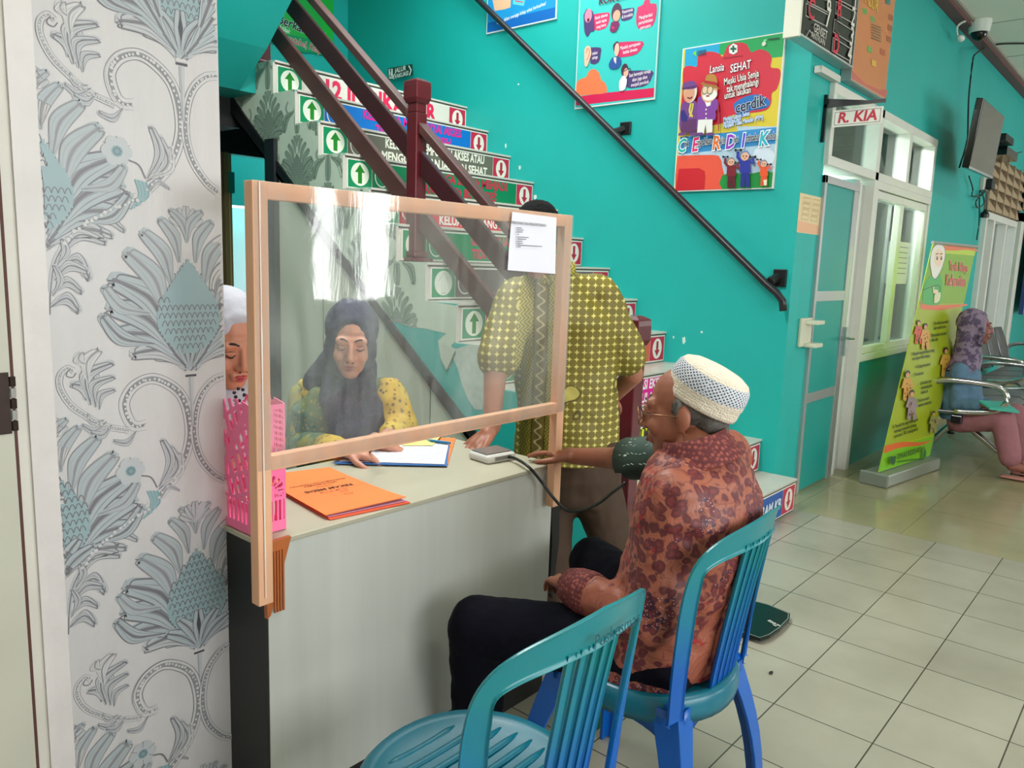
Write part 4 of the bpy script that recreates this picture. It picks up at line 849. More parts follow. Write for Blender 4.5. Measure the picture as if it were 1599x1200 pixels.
b = MB(); b.tube([onY(x, y, 1.64) for x, y in ((1498, 262), (1510, 220), (1512, 175), (1513, 150), (1517, 110), (1520, 90))]+[onY(1524, 84, 1.6), onZ(1540, 74, ZC-.01), onZ(1560, 69, ZC-.01), onZ(1599, 68, ZC-.01), onZ(1640, 68, ZC-.01)], .007, BLACK, 6, sub=4)
tag(b.build('antenna_cable', smooth=True), 'black cable running from the television up the wall and across the ceiling', 'cable')
t = thing('security_camera', 'white dome security camera under the ceiling near the maroon cornice', 'security camera', (7.0, 1.42, ZC))
p = onZ(1531, 32, ZC); D = MB(); Mx = Matrix.Translation((p.x, p.y, ZC))
D.lathe([(.085, 0), (.085, -.02), (.075, -.09), (.07, -.095)], mat('camera_white', (222, 226, 220), .35), 24, Mx); D.build('base', t, smooth=False, bevel=.003)
D = MB(); D.lathe([(.062, -.09), (.06, -.11), (.047, -.135), (.025, -.15), (.004, -.155)], BLACKG, 24, Mx); D.build('dome', t, smooth=True)
D = MB(); D.tube([(p.x-.05, p.y+.05, ZC-.02), onZ(1508, 33, ZC-.04), onY(1498, 38, 1.60), onY(1494, 45, 1.62), onY(1495, 55, 1.64)], .008, MATS['camera_white'], 6, sub=4); D.ell(onY(1500, 60, 1.64), (.05, .03, .025), MATS['camera_white']); D.build('cable', t, smooth=True)

# ------------------------------------------------------------------ roll-up banner
bl, br_, tl, tr = onZ(1372, 738, .09), onZ(1452, 712, .09), onZ(1457, 379, 1.60), onZ(1531, 381, 1.615)
t = thing('rollup_banner', 'lime green roll-up banner Tanda Bahaya Kehamilan leaning beside the hall window', 'banner', tuple((bl+br_)/2-Vector((0, 0, .09))))
tr = tl+(br_-bl)*.98; N_ = (br_-bl).cross(tl-bl).normalized(); N_ = N_ if N_.y < 0 else -N_
b = MB(); b.prism([bl, br_, tr, tl], -N_*.004, flat((164, 190, 20)))
U_ = (br_-bl).normalized(); V_ = N_.cross(U_).normalized()
B = Board(lambda x, y: onP(1340+x/3, 360+y/3, bl, N_), N_, U_, V_, b)
Lq = lambda s, v: bl+(br_-bl)*s+(tl-bl)*v
def bband(v0, v1, c): d = B.lay(); b.add([Lq(0.0, v0)+d, Lq(1, v0)+d, Lq(.99, v1)+d, Lq(0, v1)+d], [(0, 1, 2, 3)], flat(c))
bband(.1, .72, (158, 172, 26)); bband(.72, .96, (124, 168, 10)); bband(0, .09, (120, 186, 20)); bband(.955, 1, (176, 200, 40))
B.line([(352, 98), (420, 82), (500, 80), (560, 96)], (.01, .05, .01), (222, 104, 40)); B.line([(292, 352), (380, 362), (450, 355), (512, 348)], (.05, .03, .01), (220, 100, 40)); B.line([(122, 1028), (200, 1005), (290, 1000), (340, 985)], (.05, .03, .006), (220, 100, 40))
B.poly([(300, 345), (305, 270), (335, 215), (385, 205), (392, 300), (372, 350)], (40, 160, 50), sm=2)
B.poly([(345, 215), (335, 150), (345, 90), (375, 62), (402, 80), (404, 130), (385, 190), (360, 228)], (226, 222, 212), sm=3)
for pp_ in ([(345, 215), (335, 150), (345, 90), (375, 62), (402, 80), (404, 130), (385, 190), (360, 228)],): B.line(pp_+[pp_[0]], .005, (50, 40, 30))
B.poly([(356, 130), (362, 95), (380, 88), (394, 105), (392, 140), (376, 170), (360, 160)], (236, 204, 170), sm=3)
for x in (368, 387): B.circ(x, 130, .016, .014, (40, 26, 24), 12); B.circ(x-1, 128, .005, .005, (230, 230, 230), 8); B.line([(x-7, 112), (x+6, 108)], .006, (60, 40, 30), 0)
B.line([(300, 280), (340, 265), (375, 258), (380, 285), (350, 300)], .004, (20, 60, 24)); B.line([(350, 265), (350, 285), (372, 290)], .03, (226, 200, 160), 0); B.poly([(355, 300), (382, 290), (378, 330), (352, 340)], (210, 210, 160), sm=2)
B.text(468, 172, 'Tanda Bahaya', .095, (206, 22, 40), .012, .1, rot=-.02, sx=.68, outline=(222, 216, 170), ow=.02); B.text(455, 238, 'Kehamilan', .115, (206, 22, 40), .015, .1, rot=-.02, sx=.78, outline=(222, 216, 170), ow=.02)
for x, y, tt in ((345, 448, '1. Ibu tidak mau makan\n   dan muntah terus'), (332, 505, '2. Berat badan ibu hamil\n   tidak naik'), (245, 592, '3. Bengkak tangan/wajah, pusing\n   dan dapat diikuti kejang'), (265, 640, '4. Kejang atau panas'), (255, 678, '5. Perdarahan'), (285, 740, '6. Gerakan janin\n   berkurang atau\n   tidak ada'), (270, 812, '7. Kelainan posisi\n   sebelum waktunya'), (158, 945, '8. Penyakit ibu yang berpengaruh\n   terhadap kehamilan (jantung,\n   paru-paru, TBC, kurang darah)')):
    B.text(x, y, tt, .033, (52, 66, 20), .02, .1, 'LEFT', rot=.03, sx=.9)
def mini(x, y, h, c): 
    B.poly([(x-.11*h, y-.72*h), (x+.11*h, y-.72*h), (x+.2*h, y-.42*h), (x+.12*h, y-.40*h), (x+.15*h, y-.05*h), (x+.05*h, y), (x, y-.3*h), (x-.05*h, y), (x-.15*h, y-.05*h), (x-.12*h, y-.40*h), (x-.2*h, y-.42*h)], c)
    B.circ(x, y-h*.86, .003*h*.085, .0015*h*.10, (60, 34, 30), 12); B.circ(x, y-h*.82, .003*h*.065, .0015*h*.075, (206, 150, 110), 12)
    for i in range(9): B.circ(x+random.uniform(-.09, .09)*h, y-random.uniform(.08, .6)*h, .008, .006, (150, 84, 40) if i % 2 else (90, 40, 30), 7)
mini(278, 535, 120, (200, 70, 30)); mini(308, 560, 130, (206, 150, 50)); mini(402, 690, 150, (206, 160, 60)); mini(220, 800, 150, (200, 146, 50)); mini(238, 890, 150, (150, 130, 130)); mini(338, 950, 110, (150, 150, 90))
B.poly([(132, 1058), (158, 1056), (155, 1085), (145, 1100), (132, 1085)], (20, 80, 30)); B.text(165, 1060, 'DINAS KESEHATAN', .05, (30, 70, 20), .02, .1, 'LEFT', rot=0); B.line([(165, 1082), (270, 1070)], .01, (60, 110, 20), 0); B.circ(293, 1047, .026, .036, (40, 110, 40))
B.mb.build('banner_sheet', t)
b = MB(); ang = math.atan2(U_.y, U_.x); RB = Matrix.Translation((bl+br_)/2-Vector((0, 0, .09))) @ Matrix.Rotation(ang, 4, 'Z')
b.box((-.42, -.07, 0), (.42, .10, .085), mat('banner_base_grey', (140, 146, 132), .4, metal=.3), RB); b.box((-.44, -.08, 0), (-.42, .11, .09), flat((120, 124, 112)), RB); b.build('cassette', t, bevel=.02)
b = MB(); b.tube([tl-U_*.02+N_*.004, tr+U_*.02+N_*.004], .012, ALU, 8); b.build('top_rail', t); b = MB(); b.tube([(bl+br_)/2-N_*.02-Vector((0, 0, .03)), (tl+tr)/2-N_*.02], .01, ALU, 8); b.build('support_pole', t)
# ------------------------------------------------------------------ reception desk
DXL, DXR, DY0, DY1, DZ = .877, 1.872, 1.43, 1.90, .757
LAM = mat('white_woodgrain_laminate', (192, 194, 187), .35, var=.045, vscale=9, stretch=(3, 3, .12)); TOPM = mat('desk_top_laminate', (178, 174, 154), .4, var=.03, vscale=6); BLK = mat('black_desk_edge', (26, 25, 24), .5)
t = thing('reception_desk', 'white wood-grain reception desk with black end and plinth', 'desk', ((DXL+DXR)/2, 1.65, 0))
b = MB(); b.box((DXL, DY0, .115), (DXR, DY0+.018, DZ-.004), LAM); b.build('front_panel', t)
b = MB(); b.box((DXL-.012, DY0-.004, DZ-.012), (DXR+.004, DY1, DZ), TOPM); b.build('desk_top', t, bevel=.002)
b = MB(); b.box((DXL-.006, DY0+.002, 0), (DXL+.012, DY1-.02, DZ-.012), BLK); b.build('end_panel', t)
b = MB(); b.box((DXR-.018, DY0+.018, 0), (DXR, DY1-.02, DZ-.012), BLK); b.build('end_panel', t)
b = MB(); b.box((DXL, DY0+.004, 0), (DXR-.004, DY0+.03, .115), BLK); b.build('plinth', t)
b = MB(); P4 = [onY(x, y, DY0-.012) for x, y in ((413, 850), (455, 838), (423, 962), (418, 968))]
b.prism([P4[0], P4[1], P4[2], P4[3]], (0, .012, 0), BROWNW)
for k in range(4):
    o_ = .006+k*.007; b.box((DXL+o_, DY0-.0155, P4[3].z+.01), (DXL+o_+.004, DY0-.011, DZ-.02), BROWNW)
b.build('corner_moulding', t)
# black strip hanging at the desk's far right corner
b = MB(); p1_ = onY(860, 786, 1.5); b.prism([onY(x, y, 1.5) for x, y in ((861, 786), (874, 786), (873, 850), (866, 900), (863, 935), (858, 925), (862, 850))], (0, .012, 0), mat('black_cloth', (24, 22, 20), .9))
tag(b.build('black_cloth'), 'narrow black cloth hanging behind the right corner of the desk', 'cloth')

# ------------------------------------------------------------------ plastic screen on a wooden frame
FY = 1.40
t = thing('sneeze_screen', 'plastic film stretched on a raw wooden lath frame along the desk front', 'screen', (1.35, FY, .64))
fx0, fx1, ft = .832, 1.862, 1.508
def lath(nm, lo, hi, **k): b = MB(); b.box(lo, hi, WOOD); return b.build(nm, t, bevel=.002)
lath('post', (fx0-.002, FY-.012, .638), (fx0+.032, FY+.018, ft)); lath('post', (fx1-.034, FY-.010, .632), (fx1, FY+.018, ft))
lath('top_rail', (fx0+.032, FY-.010, ft-.034), (fx1-.034, FY+.016, ft)); lath('bottom_rail', (fx0+.032, FY-.010, .925), (fx1-.034, FY+.016, .957))
b = MB(); nx, nz = 40, 24
vs = []; 
for j in range(nz+1):
    for i in range(nx+1):
        u = i/nx; v = j/nz; x = fx0+.0+u*(fx1-fx0); z = .93+v*(ft-.93)
        y = FY-.0135+.0003*sin(u*23+v*5)*sin(v*9+u*4)*(4*u*(1-u))
        vs.append((x, y, z))
b.add(vs, [(j*(nx+1)+i, j*(nx+1)+i+1, (j+1)*(nx+1)+i+1, (j+1)*(nx+1)+i) for j in range(nz) for i in range(nx)], FILM); b.build('plastic_film', t, smooth=True)
b = MB(); b.tube([(fx0+.012, FY-.0145, z) for z in [ft-.002-k*.05 for k in range(18)]], [.0012+.0008*random.random() for _ in range(18)], mat('taped_film_edge', (240, 225, 215), .2), 5); b.build('film_edge', t)
# notice taped to it
b = MB(); A4 = [onY(x, y, FY-.019) for x, y in ((800, 331), (869, 340), (867, 428), (790, 422))]
b.add([A4[0]+(A4[1]-A4[0])*u+((A4[3]+(A4[2]-A4[3])*u)-(A4[0]+(A4[1]-A4[0])*u))*v+Vector((0, -.006*v*v*(1-u), 0)) for v in (0, .33, .66, 1) for u in (0, .5, 1)], [(j*3+i+3, j*3+i+4, j*3+i+1, j*3+i) for j in range(3) for i in range(2)], flat((226, 224, 236)))
B = Board(lambda x, y: onY(700+x/2.609, 300+y/2.609, FY-.0265), (0, -1, 0), (1, 0, 0), (0, 0, 1), b)
B.text(330, 131, 'PERSYARATAN PENDAFTARAN', .0105, (60, 60, 66), .01)
for i, (y, w_) in enumerate(((146, 20), (154, 26), (162, 22), (172, 6), (183, 46), (191, 36), (200, 20), (208, 22), (216, 100), (223, 12))): B.line([(280, y), (280+w_, y+w_*.06)], .0022, (120, 120, 128), 0)
tag(b.build('paper_notice'), 'white A4 notice taped over the top right corner of the plastic screen', 'notice')

# ------------------------------------------------------------------ things on the desk
# pink magazine file
PINK = mat('pink_plastic', (255, 122, 172), .35)
t = thing('magazine_file', 'bright pink perforated plastic magazine file at the left end of the desk', 'file holder', (.91, 1.56, DZ))
bx0, bx1, by0, by1, bz1 = .872, .951, 1.474, 1.73, 1.043
def wall_holes(pf, nu, nv, holes, m=PINK, th=.0022):
    """pf(u,v)->point; grid of quads with holes(u,v)->True to skip; solidified"""
    b = MB(); vs = [pf(i/nu, j/nv) for j in range(nv+1) for i in range(nu+1)]
    fs = [(j*(nu+1)+i, j*(nu+1)+i+1, (j+1)*(nu+1)+i+1, (j+1)*(nu+1)+i) for j in range(nv) for i in range(nu) if not holes((i+.5)/nu, (j+.5)/nv)]
    b.add(vs, fs, m); return b
def hole_front(u, v):
    if v < .05 or v > .96 or u < .06 or u > .94: return False
    if v < .27: return (u*7) % 1 > .45 and .08 < v < .25
    if .30 < v < .50:
        dx = (u-.5)*.08; dz = (v-.33)*.286; r = hypot(dx, dz); a = math.atan2(dz, dx)
        return .014 < r < .034 and a > -.1 and ((a/pi*7) % 1) > .45
    if .53 < v < .60: return (u*9+v*8) % 1 > .5
    return (u < .25 or u > .62) and ((v*22+u*2.2) % 1) > .5 and (u*16) % 1 > .25
b = wall_holes(lambda u, v: (bx0+u*(bx1-bx0), by0, DZ+.002+v*(bz1-DZ)), 40, 110, hole_front); b.build('front_panel', t, solid=.0022)
def hole_side(u, v):
    if u < .07 or u > .95 or v < .05: return False
    if abs((1-u*1.1)-v*.9-.06) < .05: return False
    if v < .26: return (u*15) % 1 > .45 and .07 < v < .235
    return ((u*9-v*4) % 1) > .48 and (v*6+u*2.) % 1 > .2
for x in (bx0, bx1):
    top_ = lambda u: bz1-DZ-(.0 if u < .35 else 0)
    b = wall_holes(lambda u, v: (x, by0+u*(by1-by0), DZ+.002+v*(bz1-DZ+.01*sin(pi*min(1, u*2)))*(1 if u < .6 else 1-.35*(u-.6)/.4)), 110, 130, hole_side); b.build('side_panel', t, solid=.0022)
b = MB(); b.box((bx0, by0, DZ+.001), (bx1, by1, DZ+.004), PINK); b.build('base', t); 
b = MB(); b.box((bx0, by1-.003, DZ), (bx1, by1, DZ+.19), PINK); b.build('back_panel', t)
# orange folders
def sheet(name, pts, z, m, th=.0015, curl=0., lab=None, cat=None, grp=None, extra=None):
    b = MB(); n = 8; A, B_, C_, D_ = [Vector((p[0], p[1], 0)) for p in pts]
    top = []; 
    for j in range(n+1):
        for i in range(n+1):
            u, v = i/n, j/n; p = (A*(1-u)+B_*u)*(1-v)+(D_*(1-u)+C_*u)*v
            p.z = z+curl*(abs(u-.5)*2)**3*(v if curl > 0 else 1-v)*1.0
            top.append(p)
    bot = [p-Vector((0, 0, th)) for p in top]; N = n+1; q = lambda i, j: j*N+i
    fs = [(q(i, j), q(i+1, j), q(i+1, j+1), q(i, j+1)) for j in range(n) for i in range(n)]; o = N*N
    fs += [(o+q(i, j), o+q(i, j+1), o+q(i+1, j+1), o+q(i+1, j)) for j in range(n) for i in range(n)]
    for i in range(n): fs += [(q(i, 0), o+q(i, 0), o+q(i+1, 0), q(i+1, 0)), (q(i+1, n), o+q(i+1, n), o+q(i, n), q(i, n)), (q(0, i+1), o+q(0, i+1), o+q(0, i), q(0, i)), (q(n, i), o+q(n, i), o+q(n, i+1), q(n, i+1))]
    b.add(top+bot, fs, m)
    if extra: extra(b)
    o_ = b.build(name)
    if lab: tag(o_, lab, cat, grp)
    return o_
ORG = mat('orange_card', (240, 128, 60), .6, var=.03, vscale=5); ORD = mat('deep_orange_card', (216, 84, 44), .6)
fz = lambda x, y: (lambda p: (p.x, p.y))(onZ(x, y, DZ+.01))
FP = [fz(452, 742), fz(520, 732), fz(634, 781), fz(505, 802)]
FP = [fz(*p) for p in ((440, 792), (505, 808), (633, 781), (516, 732))]
FP = [fz(*p) for p in ((436, 786), (512, 803), (633, 778), (517, 731))]
off = lambda P, dx, dy: [(p[0]+dx, p[1]+dy) for p in P]
# pages order: near-left, near, right, far
FQ = [fz(442, 742), fz(450, 790), fz(633, 779), fz(516, 732)]
C0 = [fz(400, 745), fz(508, 806), fz(634, 780), fz(515, 733)]
sheet('medical_folder', off(C0, .004, -.012), DZ+.004, ORD, .003, 0, 'deep orange folder at the bottom of the folder pile on the desk', 'folder', 'orange medical record folders')
sheet('loose_paper', [(p[0]*.97+.04, p[1]+.004) for p in off(C0, .0, -.004)], DZ+.0065, mat('lilac_paper', (214, 170, 206), .7), .0015, 0, 'lilac sheet sticking out between the orange folders', 'paper')
def ftxt(b):
    a, c_ = Vector((*C0[1], 0)), Vector((*C0[2], 0)); U = (Vector((*C0[0], 0))-Vector((*C0[1], 0))).normalized()
    U = -(c_-a).normalized(); V = Vector((0, 0, 1)).cross(U)
    c0_ = sum((Vector((*p, 0)) for p in C0), Vector())/4
    B = Board(lambda u, v: c0_+U*u+V*v+Vector((0, 0, DZ+.0132)), (0, 0, 1), U, V, b)
    B.text(0.0, .005, 'REKAM MEDIS', .022, (52, 26, 20), .015); B.text(0, -.055, 'DINAS KESEHATAN KABUPATEN', .011, (70, 34, 24), .008); B.text(0, -.04, 'UPTD PUSKESMAS', .012, (70, 34, 24), .01); B.text(0, -.018, 'Jl. Raya Utama', .008, (70, 34, 24), .005)
    B.text(0, .032, 'No. RM : 00 17 24', .010, (60, 50, 70), .005, .3); B.text(0, .05, 'Nama : ...............', .010, (60, 50, 70), .004, .2); B.text(0, .075, 'Alamat : ............', .010, (90, 44, 30), .004)
    B.line([(-.12, .022), (.10, .022)], .0008, (90, 44, 30), 0)
sheet('medical_folder', C0, DZ+.0125, ORG, .002, .004, 'bright orange REKAM MEDIS folder lying on top of the pile', 'folder', 'orange medical record folders', ftxt)
# clipboard set in front of the officer
CB = [fz(*p) for p in ((516, 714), (700, 724), (712, 683), (612, 680))]
sheet('clipboard', off(CB, .008, .01), DZ+.004, ORG, .004, 0, 'orange clipboard under the forms in front of the woman in navy hijab', 'clipboard')
sheet('blue_folder', [fz(*p) for p in ((521, 722), (698, 726), (702, 692), (600, 692))], DZ+.007, mat('blue_card', (50, 110, 180), .5), .002, 0, 'blue-edged folder under the white forms on the desk', 'folder')
def forms(b):
    P4 = [Vector((*fz(*p), DZ+.0112)) for p in ((535, 717), (692, 722), (700, 692), (600, 692))]
    B = Board(lambda u, v: (P4[0]*(1-u)+P4[1]*u)*(1-v)+(P4[3]*(1-u)+P4[2]*u)*v, (0, 0, 1), (P4[1]-P4[0]).normalized(), (P4[3]-P4[0]).normalized(), b)
    for i in range(12):
        v = .06+i*.075; x_ = .1
        while x_ < .92: w_ = random.uniform(.04, .16); B.line([(x_, v), (min(.95, x_+w_), v)], .0016, (130, 136, 156), 0, lay=False); x_ += w_+.03
sheet('form_sheet', [fz(*p) for p in ((530, 720), (694, 725), (701, 691), (598, 691))], DZ+.010, flat((226, 228, 236)), .0015, 0, 'white printed form being filled in on the desk', 'paper', None, forms)
sheet('yellow_sheet', [fz(*p) for p in ((628, 697), (676, 697), (690, 680), (640, 680))], DZ+.0125, flat((226, 220, 140)), .001, 0, 'pale yellow sheet beside the form, under the screen rail', 'paper')
b = MB(); q0, q1 = onZ(672, 690, DZ+.014), onZ(704, 694, DZ+.014); b.prism([q0, q1, q1+Vector((.01, .03, 0)), q0+Vector((.01, .03, 0))], (0, 0, .003), mat('clear_blue_plastic', (120, 180, 214), .2)); b.prism([q0, q1, q1+Vector((.003, .006, 0)), q0+Vector((.003, .006, 0))], (0, 0, .006), flat((20, 130, 190)))
tag(b.build('clip_strip'), 'short translucent blue plastic clip lying at the far end of the form', 'clip')
b = MB(); b.tube([onZ(573, 711, DZ+.02), onZ(582, 702, DZ+.05), onZ(592, 692, DZ+.09)], [.002, .004, .004], BLACKG, 8); tag(b.build('pen'), 'black pen held in the writing hand of the woman in navy hijab', 'pen')

# blood pressure monitor, cuff tube
p = onZ(770, 708, DZ+.02); yaw_ = radians(-8); t = thing('blood_pressure_monitor', 'small white blood pressure monitor on the right corner of the desk', 'blood pressure monitor', (p.x, p.y, DZ))
Mx = Matrix.Translation((p.x, p.y, DZ)) @ Matrix.Rotation(yaw_, 4, 'Z')
b = MB(); b.prism([(-.058, -.045, .0), (.058, -.045, 0), (.062, .05, 0), (-.062, .05, 0)], (0, 0, .026), mat('monitor_white', (206, 206, 200), .4), Mx); b.build('housing', t, bevel=.01, seg=3)
b = MB(); b.prism([(-.05, -.03, .0262), (.05, -.03, .0262), (.052, .045, .0262), (-.052, .045, .0262)], (0, 0, .004), mat('monitor_grey', (118, 112, 108), .3), Mx); b.build('display', t, bevel=.003)
b = MB(); b.box((-.03, -.0462, .008), (.035, -.0452, .021), flat((160, 156, 150)), Mx); 
for i in range(3): b.box((-.027, -.0468, .010+i*.0035), (.03, -.0462, .0112+i*.0035), flat((90, 88, 86)), Mx)
b.build('rating_label', t)
b = MB(); b.tube([onZ(792, 713, DZ+.014), onZ(806, 717, DZ+.016), onZ(826, 730, DZ+.012), onY(845, 752, 1.41), onY(862, 775, 1.37), onY(884, 797, 1.33), onY(908, 797, 1.28), onY(935, 786, 1.2), onY(958, 768, 1.12), onY(976, 755, 1.05)], .0048, mat('dark_rubber_tube', (30, 36, 34), .4), 10, sub=6)
tag(b.build('cuff_tube', smooth=True), 'dark rubber air tube looping from the monitor to the arm cuff', 'tube')

# digital scale on the floor
t = thing('bathroom_scale', 'dark glass bathroom scale on the floor tiles behind the chair', 'scale', (2.85, 1.14, 0))
o_ = [onZ(*p, .025) for p in ((1100, 905), (1165, 935), (1200, 944), (1234, 958), (1233, 967), (1218, 982), (1202, 993), (1187, 998), (1150, 985), (1080, 955))]
b = MB(); b.prism([v-Vector((0, 0, .012)) for v in o_][::-1], (0, 0, .012), mat('dark_green_glass', (10, 22, 19), .22, spec=.3)); b.build('glass_plate', t, bevel=.002)
b = MB(); inn = [sum(o_, Vector())/len(o_)+(v-sum(o_, Vector())/len(o_))*.955+Vector((0, 0, .0004)) for v in o_]; pr = inn+[inn[0]]
B = Board(lambda u, v: Vector((u, v, 0)), (0, 0, 1), (0, 1, 0), (-1, 0, 0), b); B.line([(v.x, v.y) for v in pr], .0035, (126, 134, 128), 0); 
for v in range(len(b.v)): b.v[v].z += .0252
B2_ = Board(lambda u, v: onZ(u, v, .0258), (0, 0, 1), Vector((.35, .93, 0)).normalized(), Vector((-.93, .35, 0)).normalized(), b); B2_.text(1208, 974, 'Zeta', .03, (214, 216, 210), .01, .2); b.build('print', t)
for v in (o_[1], o_[4], o_[8], o_[9]):
    c_ = sum(o_, Vector())/len(o_); k_ = c_+(v-c_)*.8; b = MB(); b.lathe([(.018, 0), (.018, .0128)], BLACK, 12, Matrix.Translation((k_.x, k_.y, 0))); b.build('foot', t)
# small green bottle between the chairs
p = onZ(926, 1132, 0); t = thing('green_bottle', 'green bottle standing on the floor between the two blue chairs', 'bottle', (p.x, p.y, 0)); Mx = Matrix.Translation((p.x, p.y, 0))
b = MB(); b.lathe([(.028, 0), (.032, .01), (.032, .15), (.014, .19), (.013, .20)], mat('green_bottle_plastic', (10, 110, 66), .25), 20, Mx); b.build('body', t, smooth=True); b = MB(); b.lathe([(.016, .20), (.016, .225)], flat((20, 60, 44)), 16, Mx); b.build('cap', t)
b = MB(); b.ell(onZ(1204, 1051, .004), (.012, .006, .004), BLACK); tag(b.build('black_crumb'), 'tiny black speck lying on a white floor tile', 'debris')

# ------------------------------------------------------------------ plastic chairs
TP = mat('teal_blue_plastic', (4, 98, 118), .3, var=.12, vscale=12); BP = mat('blue_plastic', (0, 84, 168), .3, var=.06, vscale=12)  # teal upper parts and blue legs: light on one plastic put into colour
def lit_top_tone():  # greener with height: the light on upper surfaces painted into the plastic
    m = bpy.data.materials.new('lit_top_chair_plastic'); m.use_nodes = True; nt = m.node_tree; bs = nt.nodes['Principled BSDF']
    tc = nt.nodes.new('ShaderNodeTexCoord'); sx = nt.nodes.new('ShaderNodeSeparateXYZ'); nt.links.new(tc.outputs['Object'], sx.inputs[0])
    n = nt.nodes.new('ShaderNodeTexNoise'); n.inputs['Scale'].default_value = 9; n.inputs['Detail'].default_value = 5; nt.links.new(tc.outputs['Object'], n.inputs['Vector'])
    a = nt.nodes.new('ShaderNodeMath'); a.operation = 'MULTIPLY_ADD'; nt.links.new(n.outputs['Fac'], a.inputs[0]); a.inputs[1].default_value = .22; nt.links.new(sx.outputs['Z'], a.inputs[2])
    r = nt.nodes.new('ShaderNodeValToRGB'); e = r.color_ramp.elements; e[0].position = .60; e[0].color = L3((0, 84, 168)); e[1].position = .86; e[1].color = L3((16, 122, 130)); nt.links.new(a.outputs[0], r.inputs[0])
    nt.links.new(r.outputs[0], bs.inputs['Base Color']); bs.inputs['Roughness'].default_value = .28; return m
CP = lit_top_tone()
def plastic_chair(cx, cy, label, rz=0):
    """armless monobloc chair, faces +y; back curved, central slats"""
    t = thing('plastic_chair', label, 'chair', (cx, cy, 0), 'blue plastic chairs in front of the desk')
    M = Matrix.Translation((cx, cy, 0)) @ Matrix.Rotation(rz, 4, 'Z')
    b = MB()   # seat: rounded pan with ribs and a turned-down rim
    N = 40; rings = []
    def outl(a, s=1.): 
        x, y = cos(a), sin(a); k = (abs(x)**2.15+abs(y)**2.15)**(-1/2.15); return x*k*.205*s, y*k*.21*s
    prof = [(1.0, .375), (1.02, .395), (1.01, .425), (.96, .437), (.88, .430), (.7, .424), (.5, .421), (.3, .419), (.12, .418)]
    vs = []
    for s_, z in prof: vs += [(*outl(2*pi*i/N, s_), z) for i in range(N)]
    fs = [(j*N+i, j*N+(i+1) % N, (j+1)*N+(i+1) % N, (j+1)*N+i) for j in range(len(prof)-1) for i in range(N)]+[tuple(range((len(prof)-1)*N, len(prof)*N))]
    b.add(vs, fs, TP, M); b.build('seat', t, smooth=True, solid=.004)
    b = MB()
    for i in range(-4, 5): 
        yv = i*.036; L_ = sqrt(max(0, .168**2-yv*yv)); b.tube([M @ Vector((x_*L_/4, yv, .4235+.004*(abs(x_)/4)**2)) for x_ in range(-4, 5)], [.004]+[.0085]*7+[.004], TP, 8, flat=.45)
    b.build('seat_ribs', t, smooth=True)
    # back: position on curved shell
    def S(u, v):   # u -1..1 across, v 0..1 up
        wdt = .185+.035*max(0, v)**1.2; y = -.185-.055*v-.015*v*v+.055*u*u*(.4+.6*v); return M @ Vector((u*wdt, y, .41+v*.415))
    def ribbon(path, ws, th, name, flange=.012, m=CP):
        b = MB(); q = spline([Vector((p[0], p[1], 0)) for p in path], 6); n = len(q); A = []
        W = [ws[0]+(ws[-1]-ws[0])*i/(n-1) if len(ws) == 2 else ws[min(len(ws)-1, round(i/(n-1)*(len(ws)-1)))] for i in range(n)] if not callable(ws) else [ws(i/(n-1)) for i in range(n)]
        for i, p in enumerate(q):
            d_ = (q[min(i+1, n-1)]-q[max(i-1, 0)]).normalized(); a_ = Vector((-d_.y, d_.x, 0)); h = W[i]/2
            P_ = S(p.x, p.y); Pu = S(p.x+.01, p.y)-P_; Pv = S(p.x, p.y+.01)-P_; nr = Pu.cross(Pv).normalized()
            tang = (Pu.normalized()*a_.x*.2+Pv.normalized()*a_.y*.4).normalized()
            A += [P_+tang*h+nr*th, P_+tang*h*.6-nr*th*.2, P_-tang*h*.6-nr*th*.2, P_-tang*h+nr*th, P_-tang*h+nr*(th+flange), P_-tang*h*.8+nr*th*1.6, P_+tang*h*.8+nr*th*1.6, P_+tang*h+nr*(th+flange)]
        fs = [(i*8+k, i*8+(k+1) % 8, (i+1)*8+(k+1) % 8, (i+1)*8+k) for i in range(n-1) for k in range(8)]+[tuple(range(8)), tuple(range((n-1)*8, n*8))[::-1]]
        b.add(A, fs, m); return b.build(name, t, smooth=False, bevel=.0025)
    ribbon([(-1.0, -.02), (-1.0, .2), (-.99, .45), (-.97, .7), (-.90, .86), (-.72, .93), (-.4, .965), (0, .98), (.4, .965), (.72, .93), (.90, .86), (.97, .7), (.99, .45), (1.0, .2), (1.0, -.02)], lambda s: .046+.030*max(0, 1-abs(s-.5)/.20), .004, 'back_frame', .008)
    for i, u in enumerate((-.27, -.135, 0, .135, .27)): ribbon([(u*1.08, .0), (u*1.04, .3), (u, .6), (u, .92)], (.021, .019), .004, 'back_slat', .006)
    for sx in (-1, 1):
        for sy in (-1, 1):
            b = MB(); tp = Vector((sx*.155, sy*.155, .425)); bt = Vector((sx*.215, sy*.225, 0)); ax = Vector((sx, 0, 0)); ay = Vector((0, sy, 0)); vs = []
            for k in range(9):
                f_ = k/8; p = tp+(bt-tp)*f_+Vector((sx*.016*sin(pi*f_), sy*.016*sin(pi*f_), 0)); wv = .046-.020*f_+(.016*(1-f_)**4)
                vs += [p+ax*.012+ay*.012, p-ax*wv+ay*.012, p-ax*wv+ay*.002, p+ax*.0-ay*.0, p+ax*.002-ay*wv, p+ax*.012-ay*wv]
            fs = [(k*6+j, k*6+(j+1) % 6, (k+1)*6+(j+1) % 6, (k+1)*6+j) for k in range(8) for j in range(6)]+[tuple(range(6))[::-1], tuple(range(48, 54))]
            if sx*sy < 0: fs = [f[::-1] for f in fs]
            b.add(vs, fs, BP, M); b.build('leg', t, bevel=.002)
